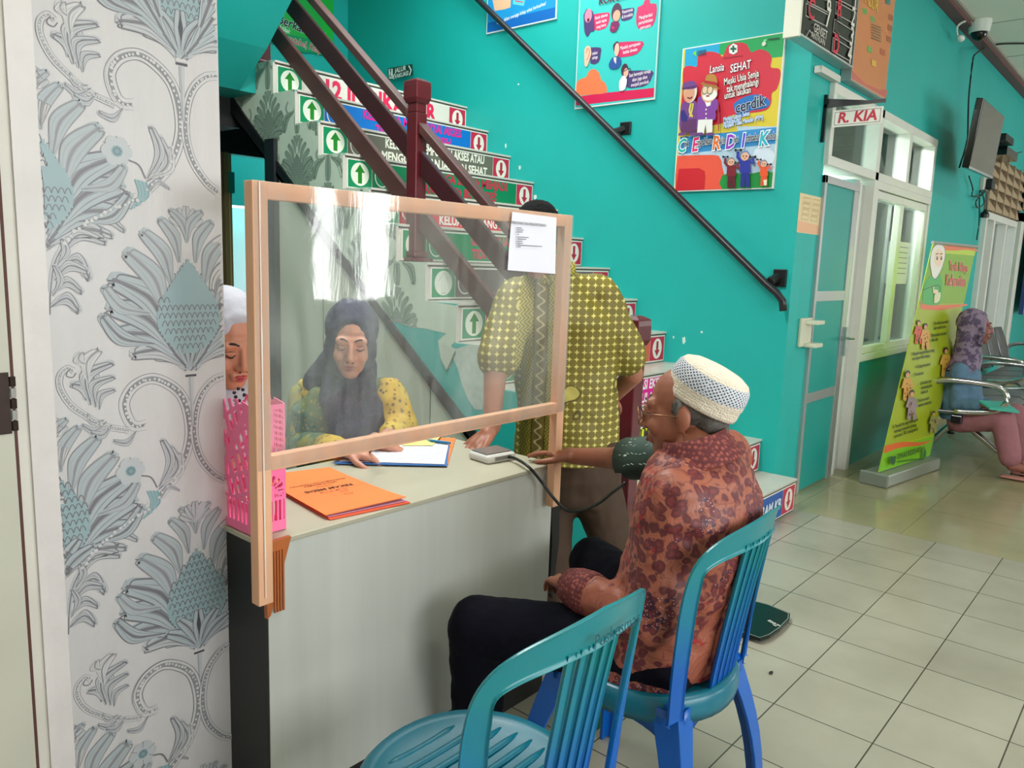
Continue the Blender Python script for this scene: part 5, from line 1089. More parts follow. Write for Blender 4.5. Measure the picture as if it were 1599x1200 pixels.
    for sx, sy in ((0, -1), (0, 1), (-1, 0), (1, 0)):   # aprons arched between legs
        b = MB(); n = 14; vs = []
        for k in range(n+1):
            f_ = k/n*2-1; drop = .05+.035*abs(f_)**3
            p = Vector((f_*.155, sy*.172, .415)) if sy else Vector((sx*.172, f_*.155, .415))
            o2 = Vector((sx, sy, 0))*.004; vs += [p+o2, p+o2-Vector((0, 0, drop))]
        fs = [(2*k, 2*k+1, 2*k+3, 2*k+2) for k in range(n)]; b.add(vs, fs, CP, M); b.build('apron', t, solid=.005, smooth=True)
    return t
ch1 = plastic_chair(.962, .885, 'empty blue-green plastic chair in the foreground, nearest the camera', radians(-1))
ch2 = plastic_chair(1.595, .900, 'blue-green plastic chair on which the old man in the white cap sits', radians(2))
# handwriting on the empty chair's top rail
Ny = Vector((0, -1, .14)).normalized(); B = Board(lambda u, v: Vector((.985+u, .885-.2725, .806+v)), Ny, (1, 0, 0), Vector((0, .14, 1)).normalized())
B.text(0, 0, 'Puskesmas', .03, (14, 60, 72), .0, .2); B.mb.build('handwriting', ch1)

# ------------------------------------------------------------------ waiting benches
PERF = mat('perforated_steel', (120, 122, 126), .3, metal=.8)
def bench(x, y, n, label, rz=0):
    t = thing('waiting_bench', label, 'bench', (x, y, 0), 'steel waiting benches along the hall wall')
    M = Matrix.Translation((x, y, 0)) @ Matrix.Rotation(rz, 4, 'Z')     # faces -y, extends +x
    for i in range(n):
        cx = .28+i*.55
        b = MB(); rows = [(-.26, .40), (-.22, .425), (-.1, .42), (.05, .405), (.14, .40)]
        b.tube([M @ Vector((cx, a, z)) for a, z in rows], .245, PERF, prof=[(-1, -.05), (1, -.05), (1, .05), (-1, .05)], up=(0, 0, 1)); b.build('seat', t, bevel=.006)
        b = MB(); vs = []; rows = [(.16, .44, .20), (.19, .55, .235), (.23, .68, .24), (.27, .78, .22), (.28, .82, .17)]
        for yy, zz, ww in rows: vs += [(cx-ww, yy, zz), (cx-ww*.4, yy+.03, zz), (cx+ww*.4, yy+.03, zz), (cx+ww, yy, zz)]
        b.add(vs, [(j*4+k, j*4+k+1, j*4+k+5, j*4+k+4) for j in range(4) for k in range(3)], PERF, M); b.build('backrest', t, solid=.016, smooth=True, bevel=.004)
    b = MB(); b.box((0.02, -.03, .33), (n*.55+.04, .04, .39), BLACKG, M); b.build('beam', t, bevel=.006)
    for k in (0, n):
        b = MB(); px = .005+k*.55; b.tube([M @ Vector((px, yy, zz)) for yy, zz in ((.18, .42), (.2, .58), (.1, .635), (-.1, .64), (-.24, .62), (-.29, .54), (-.24, .46), (-.1, .43), (.02, .42))], .015, CHROME, 8, sub=5, flat=1.4)
        b.build('armrest', t, smooth=True)
    for px in (.2, n*.55-.2):
        for sg, rr_ in ((-1, .42), (1, .3)):
            b = MB(); b.tube([M @ Vector(v) for v in ((px, 0, .34), (px, sg*.1, .25), (px, sg*(rr_-.06), .07), (px, sg*rr_, .04))], [.024, .022, .02, .018], CHROME, 8, sub=4); b.lathe([(.03, 0), (.03, .02), (.016, .04)], BLACK, 12, M @ Matrix.Translation((px, sg*rr_, 0))); b.build('leg', t, smooth=True)
    return t
bench(6.22, 1.16, 3, 'chrome waiting bench on which the woman in the purple hijab sits')
bench(8.35, 1.34, 4, 'row of steel seats farther along the wall, behind the seated woman')
# ------------------------------------------------------------------ people: continuous bodies grown from blended volumes
def cap(p0, p1, r0, r1=None): return ('cap', Vector(p0), Vector(p1), r0, r0 if r1 is None else r1)
def ell(c, r, R=None): return ('ell', Vector(c), r, R)
def loft(secs): return ('loft', secs)        # (centre, half-axis vector a, half-axis vector b)
def blob(name, prims, m, parent, voxel=.006, sm=6, M=None, disp=None, subset=None):
    b = MB()
    for p in prims:
        if p[0] == 'ell': b.ell(p[1], p[2], m, R=p[3], n=20, k=12)
        elif p[0] == 'cap':
            _, p0, p1, r0, r1 = p; d = p1-p0; L = max(d.length, 1e-5); Mr = Matrix.Translation(p0) @ d.to_track_quat('Z', 'Y').to_matrix().to_4x4()
            pr = [(max(1e-4, r0*cos(a)), r0*sin(a)) for a in [radians(-88+22*i) for i in range(5)]]+[(max(1e-4, r1*cos(a)), L+r1*sin(a)) for a in [radians(22*i) for i in range(5)]]
            b.lathe(pr, m, 16, Mr)
        else:
            S = p[1]; n = 24; vs = []
            for c, a, bb in S: vs += [Vector(c)+Vector(a)*cos(2*pi*i/n)+Vector(bb)*sin(2*pi*i/n) for i in range(n)]
            fs = [(j*n+i, j*n+(i+1) % n, (j+1)*n+(i+1) % n, (j+1)*n+i) for j in range(len(S)-1) for i in range(n)]+[tuple(range(n))[::-1], tuple(range((len(S)-1)*n, len(S)*n))]
            c0, a0, b0 = [Vector(v) for v in S[0]]; 
            if a0.cross(b0).dot(Vector(S[1][0])-c0) < 0: fs = [f[::-1] for f in fs]
            b.add(vs, fs, m)
    o = b.build(name, parent, M=M)
    r = o.modifiers.new('r', 'REMESH'); r.mode = 'VOXEL'; r.voxel_size = voxel; r.use_smooth_shade = True
    if sm: s_ = o.modifiers.new('s', 'SMOOTH'); s_.factor = .6; s_.iterations = sm
    if disp:
        tx = bpy.data.textures.new(name, 'CLOUDS'); tx.noise_scale = disp[1]; tx.noise_depth = 2
        d = o.modifiers.new('d', 'DISPLACE'); d.texture = tx; d.strength = disp[0]; d.mid_level = .5; d.texture_coords = 'LOCAL'
        s_ = o.modifiers.new('s2', 'SMOOTH'); s_.factor = .5; s_.iterations = 2
    dg = bpy.context.evaluated_depsgraph_get(); dg.update(); me = bpy.data.meshes.new_from_object(o.evaluated_get(dg)); o.modifiers.clear(); old = o.data; o.data = me; bpy.data.meshes.remove(old)
    me.name = name
    if not me.materials: me.materials.append(m)
    for p in me.polygons: p.use_smooth = True
    return o
def frame(o, fwd, up=(0, 0, 1)):
    """local +y = forward, +z = up, +x = the person's right"""
    y = Vector(fwd).normalized(); x = y.cross(Vector(up)).normalized(); z = x.cross(y)
    return Matrix(((x.x, y.x, z.x, o[0]), (x.y, y.y, z.y, o[1]), (x.z, y.z, z.z, o[2]), (0, 0, 0, 1)))
def head_prims(F, s=1.0, ears=True):
    P = lambda x, y, z: F @ Vector((x*s, y*s, z*s)); R = F.to_3x3(); e = lambda c, r, RR=None: ell(P(*c), [v*s for v in r], R @ RR if RR else R); c_ = lambda a, b_, r0, r1=None: cap(P(*a), P(*b_), r0*s, (r1 or r0)*s)
    L = [e((0, -.015, .035), (.074, .094, .082)), e((0, .025, -.02), (.063, .066, .088)), e((0, .052, -.09), (.032, .030, .026)), e((0, .03, -.07), (.05, .05, .04)),
         c_((0, .088, .015), (0, .103, -.028), .009, .0125), e((.012, .093, -.033), (.009, .009, .008)), e((-.012, .093, -.033), (.009, .009, .008)),
         c_((-.040, .074, .028), (.040, .074, .028), .013), e((.036, .066, -.028), (.022, .020, .024)), e((-.036, .066, -.028), (.022, .020, .024)),
         c_((-.018, .084, -.058), (.018, .084, -.058), .008), c_((-.015, .082, -.068), (.015, .082, -.068), .008),
         e((.031, .076, .006), (.014, .010, .009)), e((-.031, .076, .006), (.014, .010, .009)),
         c_((0, -.025, -.05), (0, -.045, -.17), .050, .056)]
    if ears:
        for sg in (-1, 1): L += [e((sg*.077, -.008, -.005), (.009, .019, .030)), e((sg*.074, -.002, -.03), (.008, .010, .012))]
    return L
def face_parts(F, parent, s=1.0, brow=(36, 24, 20), lip=(150, 70, 66), closed=True, skin=None):
    P = lambda x, y, z: F @ Vector((x*s, y*s, z*s))
    b = MB()
    for sg in (-1, 1): b = MB(); b.tube([P(sg*.012, .088, .030), P(sg*.028, .0885, .038), P(sg*.046, .076, .032)], [.0022*s, .0034*s, .0012*s], mat('brow_%d' % brow[0], brow, .8), 6, sub=4); b.build('eyebrow', parent, smooth=True)
    b = MB(); Lm = mat('lips_%d' % lip[0], lip, .4)
    b.tube([P(-.021, .088, -.0605), P(-.008, .0945, -.0575), P(0, .0945, -.059), P(.008, .0945, -.0575), P(.021, .088, -.0605)], [.0018*s, .0042*s, .0038*s, .0042*s, .0018*s], Lm, 8, sub=4, flat=.8)
    b.tube([P(-.018, .087, -.065), P(0, .0935, -.0695), P(.018, .087, -.065)], [.0018*s, .0055*s, .0018*s], Lm, 8, sub=5, flat=.8); b.build('lips', parent, smooth=True)
    EM = mat('eyelash', (26, 16, 14), .7)
    for sg in (-1, 1):
        b = MB(); b.tube([P(sg*.017, .0848, .003), P(sg*.031, .0885, -.002), P(sg*.045, .078, .003)], [.0012*s, .0021*s, .0012*s], EM, 6, sub=4); b.build('eyelash', parent, smooth=True)
        b = MB(); b.tube([P(sg*.019, .0845, .012), P(sg*.031, .0875, .0155), P(sg*.044, .0785, .011)], [.0008*s, .0012*s, .0008*s], mat('eyelid_crease', (104, 62, 50), .8), 6, sub=4); b.build('eyelid', parent, smooth=True)
        b = MB(); b.ell(P(sg*.009, .1015, -.0405), (.0032*s, .0032*s, .0022*s), mat('nostril', (60, 28, 24), .8)); b.build('nostril', parent, smooth=True)
def hand_prims(F, s=1.0, curl=.25, spread=.10, side=1, curls=None):
    """F: wrist frame, +y towards the fingertips, +z = back of the hand, side=+1: thumb on +x"""
    P = lambda x, y, z: F @ Vector((x*s, y*s, z*s)); L = [cap(P(0, -.02, 0), P(0, .02, 0), .024*s, .026*s), cap(P(.018*side, .02, 0), P(.026*side, .072, 0), .015*s, .014*s), cap(P(0, .02, .002), P(.004*side, .078, .002), .016*s, .014*s), cap(P(-.016*side, .02, 0), P(-.024*side, .070, 0), .015*s, .012*s), cap(P(.018*side, .005, -.004), P(.028*side, .04, -.006), .016*s, .015*s)]
    for k, (x, y0, l, r) in enumerate(((.029, .078, .072, .0085), (.010, .083, .080, .0088), (-.009, .080, .074, .0083), (-.027, .072, .058, .0074))):
        x *= side; a = (curls[k] if curls else curl); ang = (x*3.2)*spread*4; p = Vector((x, y0, .002)); d = Vector((sin(ang), cos(ang), 0)); z = 0.; pr = p
        for j, f in enumerate((.46, .30, .24)):
            z += a*(1.0 if j else .7); dd = Vector((d.x*cos(z), d.y*cos(z), -sin(z))); q = pr+dd*l*f
            L.append(cap(P(*pr), P(*q), r*s*(1-.07*j), r*s*(1-.07*(j+1)))); pr = q
    t0 = Vector((.030*side, .022, -.006)); t1 = t0+Vector((.024*side, .026, -.010)); t2 = t1+Vector((.014*side, .026, -.006)); t3 = t2+Vector((.004*side, .020, -.004))
    L += [cap(P(*t0), P(*t1), .0125*s, .0108*s), cap(P(*t1), P(*t2), .0108*s, .0095*s), cap(P(*t2), P(*t3), .0095*s, .0078*s)]
    return L
def limb(a, b_, c, r): return [cap(a, b_, r[0], r[1]), cap(b_, c, r[1]*.98, r[2])]
def torso_prims(hip, chest, neck, R, k=1.0):
    r_ = R.col[0]*k; f_ = R.col[1]*k
    return [loft([(hip-Vector((0, 0, .08)), r_*.13, f_*.10), (hip, r_*.165, f_*.115), (hip.lerp(chest, .45), r_*.135, f_*.10), (chest, r_*.165, f_*.115), (chest.lerp(neck, .6), r_*.13, f_*.085), (neck, r_*.06, f_*.06)])]

class NB:
    def __init__(s, name, rough=.7):
        s.m = bpy.data.materials.new(name); s.m.use_nodes = True; s.t = s.m.node_tree; s.b = s.t.nodes['Principled BSDF']; s.b.inputs['Roughness'].default_value = rough
        s.tc = s.t.nodes.new('ShaderNodeTexCoord').outputs['Object']; sp = s.t.nodes.new('ShaderNodeSeparateXYZ'); s.t.links.new(s.tc, sp.inputs[0]); s.x, s.y, s.z = sp.outputs
    def ln(s, a, i): 
        if hasattr(a, 'is_output'): s.t.links.new(a, i)
        else: i.default_value = a
    def mth(s, op, a, b_=0., c=0., clamp=False):
        n = s.t.nodes.new('ShaderNodeMath'); n.operation = op; n.use_clamp = clamp; s.ln(a, n.inputs[0]); s.ln(b_, n.inputs[1]); s.ln(c, n.inputs[2]); return n.outputs[0]
    def vec(s, x, y, z=0.): n = s.t.nodes.new('ShaderNodeCombineXYZ'); s.ln(x, n.inputs[0]); s.ln(y, n.inputs[1]); s.ln(z, n.inputs[2]); return n.outputs[0]
    def noise(s, v, sc, det=3, dist=0.): n = s.t.nodes.new('ShaderNodeTexNoise'); s.t.links.new(v, n.inputs['Vector']); n.inputs['Scale'].default_value = sc; n.inputs['Detail'].default_value = det; n.inputs['Distortion'].default_value = dist; return n.outputs['Fac']
    def vor(s, v, sc, rnd=1., metric='EUCLIDEAN', ex=.5, feat='F1', dim='3D'):
        n = s.t.nodes.new('ShaderNodeTexVoronoi'); n.voronoi_dimensions = dim; n.feature = feat
        if feat != 'DISTANCE_TO_EDGE': n.distance = metric
        if metric == 'MINKOWSKI': n.inputs['Exponent'].default_value = ex
        s.t.links.new(v, n.inputs['Vector']); n.inputs['Scale'].default_value = sc; n.inputs['Randomness'].default_value = rnd; return n.outputs['Distance']
    def step(s, v, a, b_): n = s.t.nodes.new('ShaderNodeMapRange'); s.ln(v, n.inputs[0]); n.inputs[1].default_value = a; n.inputs[2].default_value = b_; return n.outputs[0]
    def mix(s, f, a, b_):
        n = s.t.nodes.new('ShaderNodeMix'); n.data_type = 'RGBA'; s.ln(f, n.inputs[0])
        for v, i in ((a, 6), (b_, 7)):
            if hasattr(v, 'is_output'): s.t.links.new(v, n.inputs[i])
            else: n.inputs[i].default_value = L3(v)
        return n.outputs[2]
    def done(s, col, bump=None, bs=.3):
        s.t.links.new(col, s.b.inputs['Base Color'])
        n = s.noise(s.tc, 260, 3); bp = s.t.nodes.new('ShaderNodeBump'); bp.inputs['Strength'].default_value = bs; bp.inputs['Distance'].default_value = .002; s.t.links.new(bump if bump else n, bp.inputs['Height']); s.t.links.new(bp.outputs[0], s.b.inputs['Normal']); return s.m
def skin_mat(name, rgb):
    N = NB(name, .5); n = N.noise(N.tc, 22, 5); c = N.mix(n, [v*.86 for v in rgb], [min(255, v*1.1) for v in rgb]); m = N.done(c, N.noise(N.tc, 150, 4), .18)
    N.b.inputs['Subsurface Weight'].default_value = .08; N.b.inputs['Subsurface Radius'].default_value = (.01, .005, .003); return m
def batik_olive():
    N = NB('olive_star_batik', .6); v = N.vec(N.x, N.z, 0.)
    st = N.vor(v, 38, 0., 'MINKOWSKI', .5, dim='2D'); star = N.step(st, .56, .47)
    v2 = N.vec(N.mth('MULTIPLY', N.mth('ADD', N.x, N.z), 1.), N.mth('SUBTRACT', N.x, N.z), 0.); d2 = N.step(N.vor(v2, 120, 0., dim='2D'), .42, .28)
    c = N.mix(d2, (94, 82, 20), (136, 124, 40)); c = N.mix(star, c, (208, 196, 112))
    fl = N.step(N.noise(N.tc, 6.5, 1),   .70, .72); c = N.mix(fl, c, (184, 172, 88)); ln_ = N.step(N.mth('ABSOLUTE', N.mth('SUBTRACT', N.noise(N.tc, 6.5, 1), .70)), .012, .006); c = N.mix(ln_, c, (84, 72, 22))
    # zig-zag bands beside the placket
    ax = N.mth('ABSOLUTE', N.x); zz = N.mth('PINGPONG', N.z, .014)
    band = N.step(N.mth('ABSOLUTE', N.mth('SUBTRACT', ax, .048)), .026, .024)
    zg = N.step(N.mth('PINGPONG', N.mth('ADD', ax, zz), .006), .0022, .0036); cb = N.mix(zg, (170, 158, 62), (112, 98, 26)); c = N.mix(band, c, cb)
    pl = N.step(ax, .024, .022); wv = N.mth('SINE', N.mth('MULTIPLY', N.z, 150.)); wl = N.step(N.mth('ABSOLUTE', N.mth('SUBTRACT', N.mth('MULTIPLY', N.x, 90.), wv)), .55, .25); cp = N.mix(wl, (120, 104, 48), (206, 192, 138)); c = N.mix(pl, c, cp)
    edge = N.step(N.mth('ABSOLUTE', N.mth('SUBTRACT', ax, .024)), .0035, .002); c = N.mix(edge, c, (84, 74, 20))
    return N.done(c)
def batik_brown():
    N = NB('brown_flower_batik', .5)
    nz = N.t.nodes.new('ShaderNodeTexNoise'); N.t.links.new(N.tc, nz.inputs['Vector']); nz.inputs['Scale'].default_value = 22; va = N.t.nodes.new('ShaderNodeVectorMath'); va.operation = 'MULTIPLY_ADD'; N.t.links.new(nz.outputs['Color'], va.inputs[0]); va.inputs[1].default_value = (.034, .034, .034); N.t.links.new(N.tc, va.inputs[2]); DV = va.outputs[0]
    w_ = N.noise(N.tc, 7, 2, .6); rings = N.step(N.mth('PINGPONG', w_, .016), .0035, .0015)
    c = N.mix(N.noise(N.tc, 4, 3), (130, 68, 50), (166, 94, 70)); c = N.mix(N.mth('MULTIPLY', rings, .6), c, (104, 42, 36))
    cl = N.noise(N.tc, 8.5, 2, .4); pet = N.vor(DV, 46, 1.); mask = N.mth('MULTIPLY', N.step(cl, .44, .475), N.step(pet, .60, .50)); c = N.mix(N.mth('MULTIPLY', mask, .9), c, (84, 22, 34)); c = N.mix(N.mth('MULTIPLY', N.mth('MULTIPLY', mask, N.step(pet, .30, .22)), .8), c, (120, 44, 44))
    m2 = N.mth('MULTIPLY', N.step(cl, .58, .62), N.step(N.vor(N.tc, 60, 1.), .40, .30)); c = N.mix(m2, c, (58, 20, 44))
    red = N.mth('MULTIPLY', N.step(N.noise(N.tc, 13, 2, .3), .60, .64), N.step(N.vor(N.tc, 60, 1.), .5, .35)); c = N.mix(red, c, (150, 32, 34))
    br = N.step(N.vor(N.tc, 150, .8), .26, .16); c = N.mix(N.mth('MULTIPLY', br, N.step(cl, .58, .62)), c, (196, 150, 160))
    return N.done(c)
def rib_knit():
    N = NB('maroon_ribbed_trim', .8); v = N.vec(N.mth('ADD', N.x, N.y), N.z, N.mth('SUBTRACT', N.x, N.y)); d = N.vor(N.tc, 90, .45); r = N.step(d, .5, .2); return N.done(N.mix(r, (92, 34, 36), (150, 76, 66)), d, .8)
def floral(name, a, b_, c_, sc=9):
    N = NB(name, .7); n = N.noise(N.tc, sc, 3, .5); c = N.mix(N.step(n, .48, .52), a, b_); c = N.mix(N.step(N.vor(N.tc, sc*5, 1.), .35, .25), c, c_); return N.done(c)

# ---------------- old man on the chair (back to us, right arm on the desk)
SK_OLD = skin_mat('weathered_skin', (150, 92, 68)); NAVYT = mat('navy_trousers', (11, 11, 22), .95, spec=.15, var=.15, vscale=20, bump=.2, bscale=120)
om = thing('person', 'old man in white crocheted cap and brown batik shirt, seated at the desk corner', 'person', (1.60, .88, 0))
hip = Vector((1.60, .87, .50)); chest = Vector((1.60, .80, .80)); neck = Vector((1.615, .82, .955)); HF = frame((1.637, .868, 1.034), (-.34, .93, -.10), (.0, .05, 1))
shR, shL = Vector((1.79, .84, .905)), Vector((1.475, .79, .88))
elR, wrR = Vector((1.85, 1.10, .835)), Vector((1.872, 1.345, .795)); elL, wrL = Vector((1.43, .82, .60)), Vector((1.50, 1.08, .58))
kL, kR, aL, aR = Vector((1.365, 1.26, .455)), Vector((1.90, 1.28, .47)), Vector((1.42, 1.30, .09)), Vector((1.93, 1.22, .09))
WF = frame(wrR, (-.12, .96, -.06), (.15, .05, 1))
RT = frame((0, 0, 0), (0, 1, 0)).to_3x3()
body = torso_prims(hip, chest, neck, RT, .92)+head_prims(HF, .96)+[cap(neck, HF @ Vector((0, -.03, -.07)), .055, .05)]
body += [cap(chest+Vector((0, 0, .08)), shR, .05, .045), cap(chest+Vector((0, 0, .08)), shL, .05, .045)]+limb(shR, elR, wrR, (.046, .037, .026))+limb(shL, elL, wrL, (.042, .034, .026))
body += [cap(elR.lerp(wrR, .0), elR.lerp(wrR, .35), .040, .037)]
body += hand_prims(WF, 1.0, .16, .12, -1)+hand_prims(frame(wrL, (.5, .8, -.2)), .95, .5, .05, 1)
body += limb(hip+Vector((-.09, .02, -.02)), kL, aL, (.075, .055, .036))+limb(hip+Vector((.09, .02, -.02)), kR, aR, (.075, .055, .036))
body += [cap(aL, aL+Vector((-.04, .13, -.05)), .034, .026), cap(aL+Vector((-.0, -.03, -.03)), aL+Vector((-.05, .16, -.062)), .026, .018), cap(aR, aR+Vector((.02, .13, -.05)), .034, .026), cap(aR+Vector((0, -.03, -.03)), aR+Vector((.02, .17, -.062)), .026, .018)]
blob('body', body, SK_OLD, om, .0045, 3)
fp = face_parts(HF, om, .96, lip=(120, 62, 52), brow=(90, 84, 80))
# hair: short greying sides
HR = NB('greying_hair', .8); HRm = HR.done(HR.mix(HR.noise(HR.vec(HR.x, HR.y, HR.z), 90, 4), (36, 32, 30), (110, 104, 98)), HR.noise(HR.tc, 260, 3), .9)
P = lambda x, y, z: HF @ Vector((x, y, z)); RH = HF.to_3x3()
blob('hair', [ell(P(0, -.024, .026), (.0755, .086, .066), RH), ell(P(0, -.060, -.012), (.063, .044, .06), RH), cap(P(-.071, .004, .03), P(-.072, .008, -.0), .010, .006), cap(P(.071, .004, .03), P(.072, .008, -.0), .010, .006), ell(P(0, -.072, -.045), (.05, .028, .035), RH)], HRm, om, .0035, 3)
# crocheted cap, tilted back
CF = HF @ Matrix.Translation((0, -.038, .028)) @ Matrix.Rotation(radians(31), 4, 'X')
def cap_mat():
    N = NB('crocheted_cap', .85); ang = N.mth('ARCTAN2', N.y, N.x); rr = N.mth('SQRT', N.mth('ADD', N.mth('MULTIPLY', N.x, N.x), N.mth('MULTIPLY', N.y, N.y)))
    h = N.mth('SUBTRACT', N.z, N.mth('MULTIPLY', rr, .55))
    u = N.mth('MULTIPLY', ang, 9.5); vv = N.mth('MULTIPLY', h, 105.)
    a = N.mth('FRACT', N.mth('ADD', N.mth('MULTIPLY', u, .8), vv)); b_ = N.mth('FRACT', N.mth('SUBTRACT', N.mth('MULTIPLY', u, .8), vv))
    da = N.mth('ABSOLUTE', N.mth('SUBTRACT', a, .5)); db = N.mth('ABSOLUTE', N.mth('SUBTRACT', b_, .5)); dia = N.step(N.mth('MAXIMUM', da, db), .30, .24)
    band = N.mth('MULTIPLY', N.step(h, -.022, -.018), N.step(h, .026, .022)); m_ = N.mth('MULTIPLY', dia, band)
    c = N.mix(N.noise(N.tc, 60, 3), (204, 190, 168), (232, 222, 206)); c = N.mix(N.mth('MULTIPLY', band, .75), c, (196, 204, 216)); c = N.mix(m_, c, (54, 64, 88))
    w2_ = N.vor(N.tc, 170, .5); return N.done(c, w2_, .9)
cb = MB(); cb.lathe([(.078, -.012), (.085, -.010), (.087, .0), (.086, .018), (.088, .022), (.0875, .045), (.084, .064), (.074, .078), (.056, .086), (.03, .090), (.002, .091)], cap_mat(), 48, CF @ Matrix.Diagonal((.96, 1.07, 1, 1)))
cb.build('crocheted_cap', om, smooth=True, M=CF @ Matrix.Identity(4))
# glasses
GM = mat('gold_wire', (150, 110, 84), .3, metal=.8); b = MB()
for sg in (-1, 1): 
    b.tube([P(sg*.034+.024*cos(a), .1035-.006*abs(cos(a)), -.004+.021*sin(a)) for a in [2*pi*i/16 for i in range(17)]], .0016, GM, 6); b.tube([P(sg*.058, .099, .004), P(sg*.076, .05, .004), P(sg*.080, .0, .0), P(sg*.078, -.015, -.012)], .0013, GM, 6)
b.tube([P(-.010, .107, .0), P(.010, .107, .0)], .0015, GM, 6); gl = b.build('eyeglasses', om, smooth=True)
b = MB(); 
for sg in (-1, 1): b.add([P(sg*.034+.022*cos(a), .1035-.006*abs(cos(a)), -.004+.019*sin(a)) for a in [2*pi*i/16 for i in range(16)]], [tuple(range(16))], glass_mat('lens_glass', (.98, .98, .96), .03))
b.build('lens', gl)
# shirt
BB = batik_brown()
X_ = Vector((1, 0, 0)); Y_ = Vector((0, 1, 0)); Z_ = Vector((0, 0, 1))
sh = [loft([((1.60, .88, .43), X_*.205, Y_*.155), ((1.60, .87, .50), X_*.20, Y_*.155), ((1.60, .835, .62), X_*.185, Y_*.145), ((1.60, .80, .74), X_*.19, Y_*.14), ((1.60, .795, .84), X_*.20, Y_*.13), ((1.602, .805, .91), X_*.165, Y_*.11), ((1.61, .815, .955), X_*.09, Y_*.085)]),
      cap((1.62, .81, .915), shR, .068, .072), cap((1.59, .80, .915), shL, .062, .060), cap(shR, shR.lerp(elR, .22), .066, .060), cap(shL, elL, .064, .060), cap(elL, elL.lerp(wrL, .62), .060, .050), ell((1.44, .80, .66), (.062, .07, .12))]
blob('batik_shirt', sh, BB, om, .007, 5, disp=(.022, .07))
RK = rib_knit()
cN = Vector((1.612, .818, .962)); tl_ = Vector((-.10, .30, 1)).normalized(); cx_ = X_-tl_*X_.dot(tl_); cy_ = Y_-tl_*Y_.dot(tl_); b = MB()
prf = [(.105, -.035), (.088, .0), (.077, .02), (.074, .030), (.070, .030), (.066, .0), (.068, -.03)]
n = 40; vs = []
for r_, z_ in prf: vs += [cN+tl_*z_+cx_*r_*1.06*cos(2*pi*i/n)+cy_*r_*sin(2*pi*i/n) for i in range(n)]
b.add(vs, [(j*n+i, j*n+(i+1) % n, (j+1)*n+(i+1) % n, (j+1)*n+i) for j in range(len(prf)-1) for i in range(n)], RK); b.build('ribbed_collar', om, smooth=True)
c0_ = elL.lerp(wrL, .60); c1_ = elL.lerp(wrL, .98); b = MB(); b.tube([c0_, c0_.lerp(c1_, .3), c0_.lerp(c1_, .7), c1_], [.051, .056, .052, .044], RK, 20); b.build('ribbed_cuff', om, smooth=True)
# trousers
TR = [loft([((1.60, .74, .47), X_*.16, Z_*.05), ((1.60, .84, .475), X_*.20, Z_*.085), ((1.60, .96, .475), X_*.20, Z_*.08), ((1.60, 1.02, .47), X_*.17, Z_*.06)]), cap((1.51, .90, .475), kL, .088, .076), cap((1.69, .90, .475), kR, .088, .076), cap(kL, aL+Vector((0, 0, .05)), .076, .068), cap(kR, aR+Vector((0, 0, .05)), .076, .068)]
blob('trousers', TR, NAVYT, om, .008, 4, disp=(.012, .06))
# pressure cuff on the upper arm
CU = mat('dark_green_cuff', (30, 46, 40), .7, var=.15, vscale=30, bump=.2, bscale=200)
u0 = shR.lerp(elR, .48); u1 = shR.lerp(elR, 1.2); ax_ = (u1-u0).normalized(); t = thing('arm_cuff', 'dark green blood pressure cuff wrapped round the old man\'s upper arm', 'arm cuff', tuple(u0))
b = MB(); b.tube([u0, u0.lerp(u1, .05), u0.lerp(u1, .5), u0.lerp(u1, .95), u1], [.050, .056, .057, .055, .048], CU, 32); b.build('sleeve', t, bevel=.003)
sd = Vector((-.75, -.35, .55)); sd = (sd-ax_*sd.dot(ax_)).normalized(); tt = ax_.cross(sd); b = MB()
Lq = [u0.lerp(u1, f_)+(sd*cos(a)+tt*sin(a))*.062 for f_ in (.12, .4, .7, 1.0) for a in [radians(-58+i*116/6) for i in range(7)]]
b.add(Lq, [(j*7+i, j*7+i+1, (j+1)*7+i+1, (j+1)*7+i) for j in range(3) for i in range(6)], mat('cuff_flap_green', (44, 66, 56), .6)); b.build('flap', t, solid=.008, bevel=.002, smooth=True)
B = Board(lambda u, v: u0.lerp(u1, .58)+ax_*u+(sd*cos(v/.07)+tt*sin(v/.07))*.067, sd, -ax_, tt*-1, None)
for i in range(7):
    for v0 in (-.045, -.015, .015, .04):
        if random.random() < .7: B.line([(-.05+i*.016, v0), (-.05+i*.016+.010, v0+random.uniform(-.006, .006))], .002, (150, 168, 158), 0, lay=False)
B.line([(.03, -.02), (.03, .03)], .012, (150, 166, 156), 0, lay=False); B.mb.build('printed_marks', t)
# ---------------- standing man leaning on the desk
SK_MAN = skin_mat('brown_skin', (158, 102, 78)); OLV = batik_olive(); BRT = mat('brown_trousers', (64, 45, 30), .8, var=.1, vscale=9, stretch=(4, 4, .4)); BHAIR = mat('black_hair', (12, 11, 13), .95, spec=.2, bump=.5, bscale=160)
sm_ = thing('person', 'standing man in olive star-patterned batik shirt, one hand leaning on the desk', 'person', (2.36, 1.66, 0))
fw = Vector((-.83, -.56, 0)).normalized(); rt = fw.cross(Z_)        # rt = his right (image left)
pel = onD(897, 742, 3.0); wst = onD(886, 640, 2.97); che = onD(872, 500, 2.86); nek = onD(856, 432, 2.78)
sR = onD(806, 462, 2.80); sL = onD(938, 458, 2.86); eR = onD(774, 575, 2.70); wR = onD(768, 664, 2.63); eL = onD(988, 585, 2.98); wL = onD(955, 622, 3.14)
HM = frame(onD(838, 376, 2.68), fw+Vector((0, 0, -.75)), Z_)
RM = frame((0, 0, 0), fw).to_3x3()
WM = frame(onD(766, 672, 2.625), (onD(742, 694, 2.57)-onD(768, 668, 2.64)).normalized()+Vector((0, 0, -.15)), (0, 0, 1))
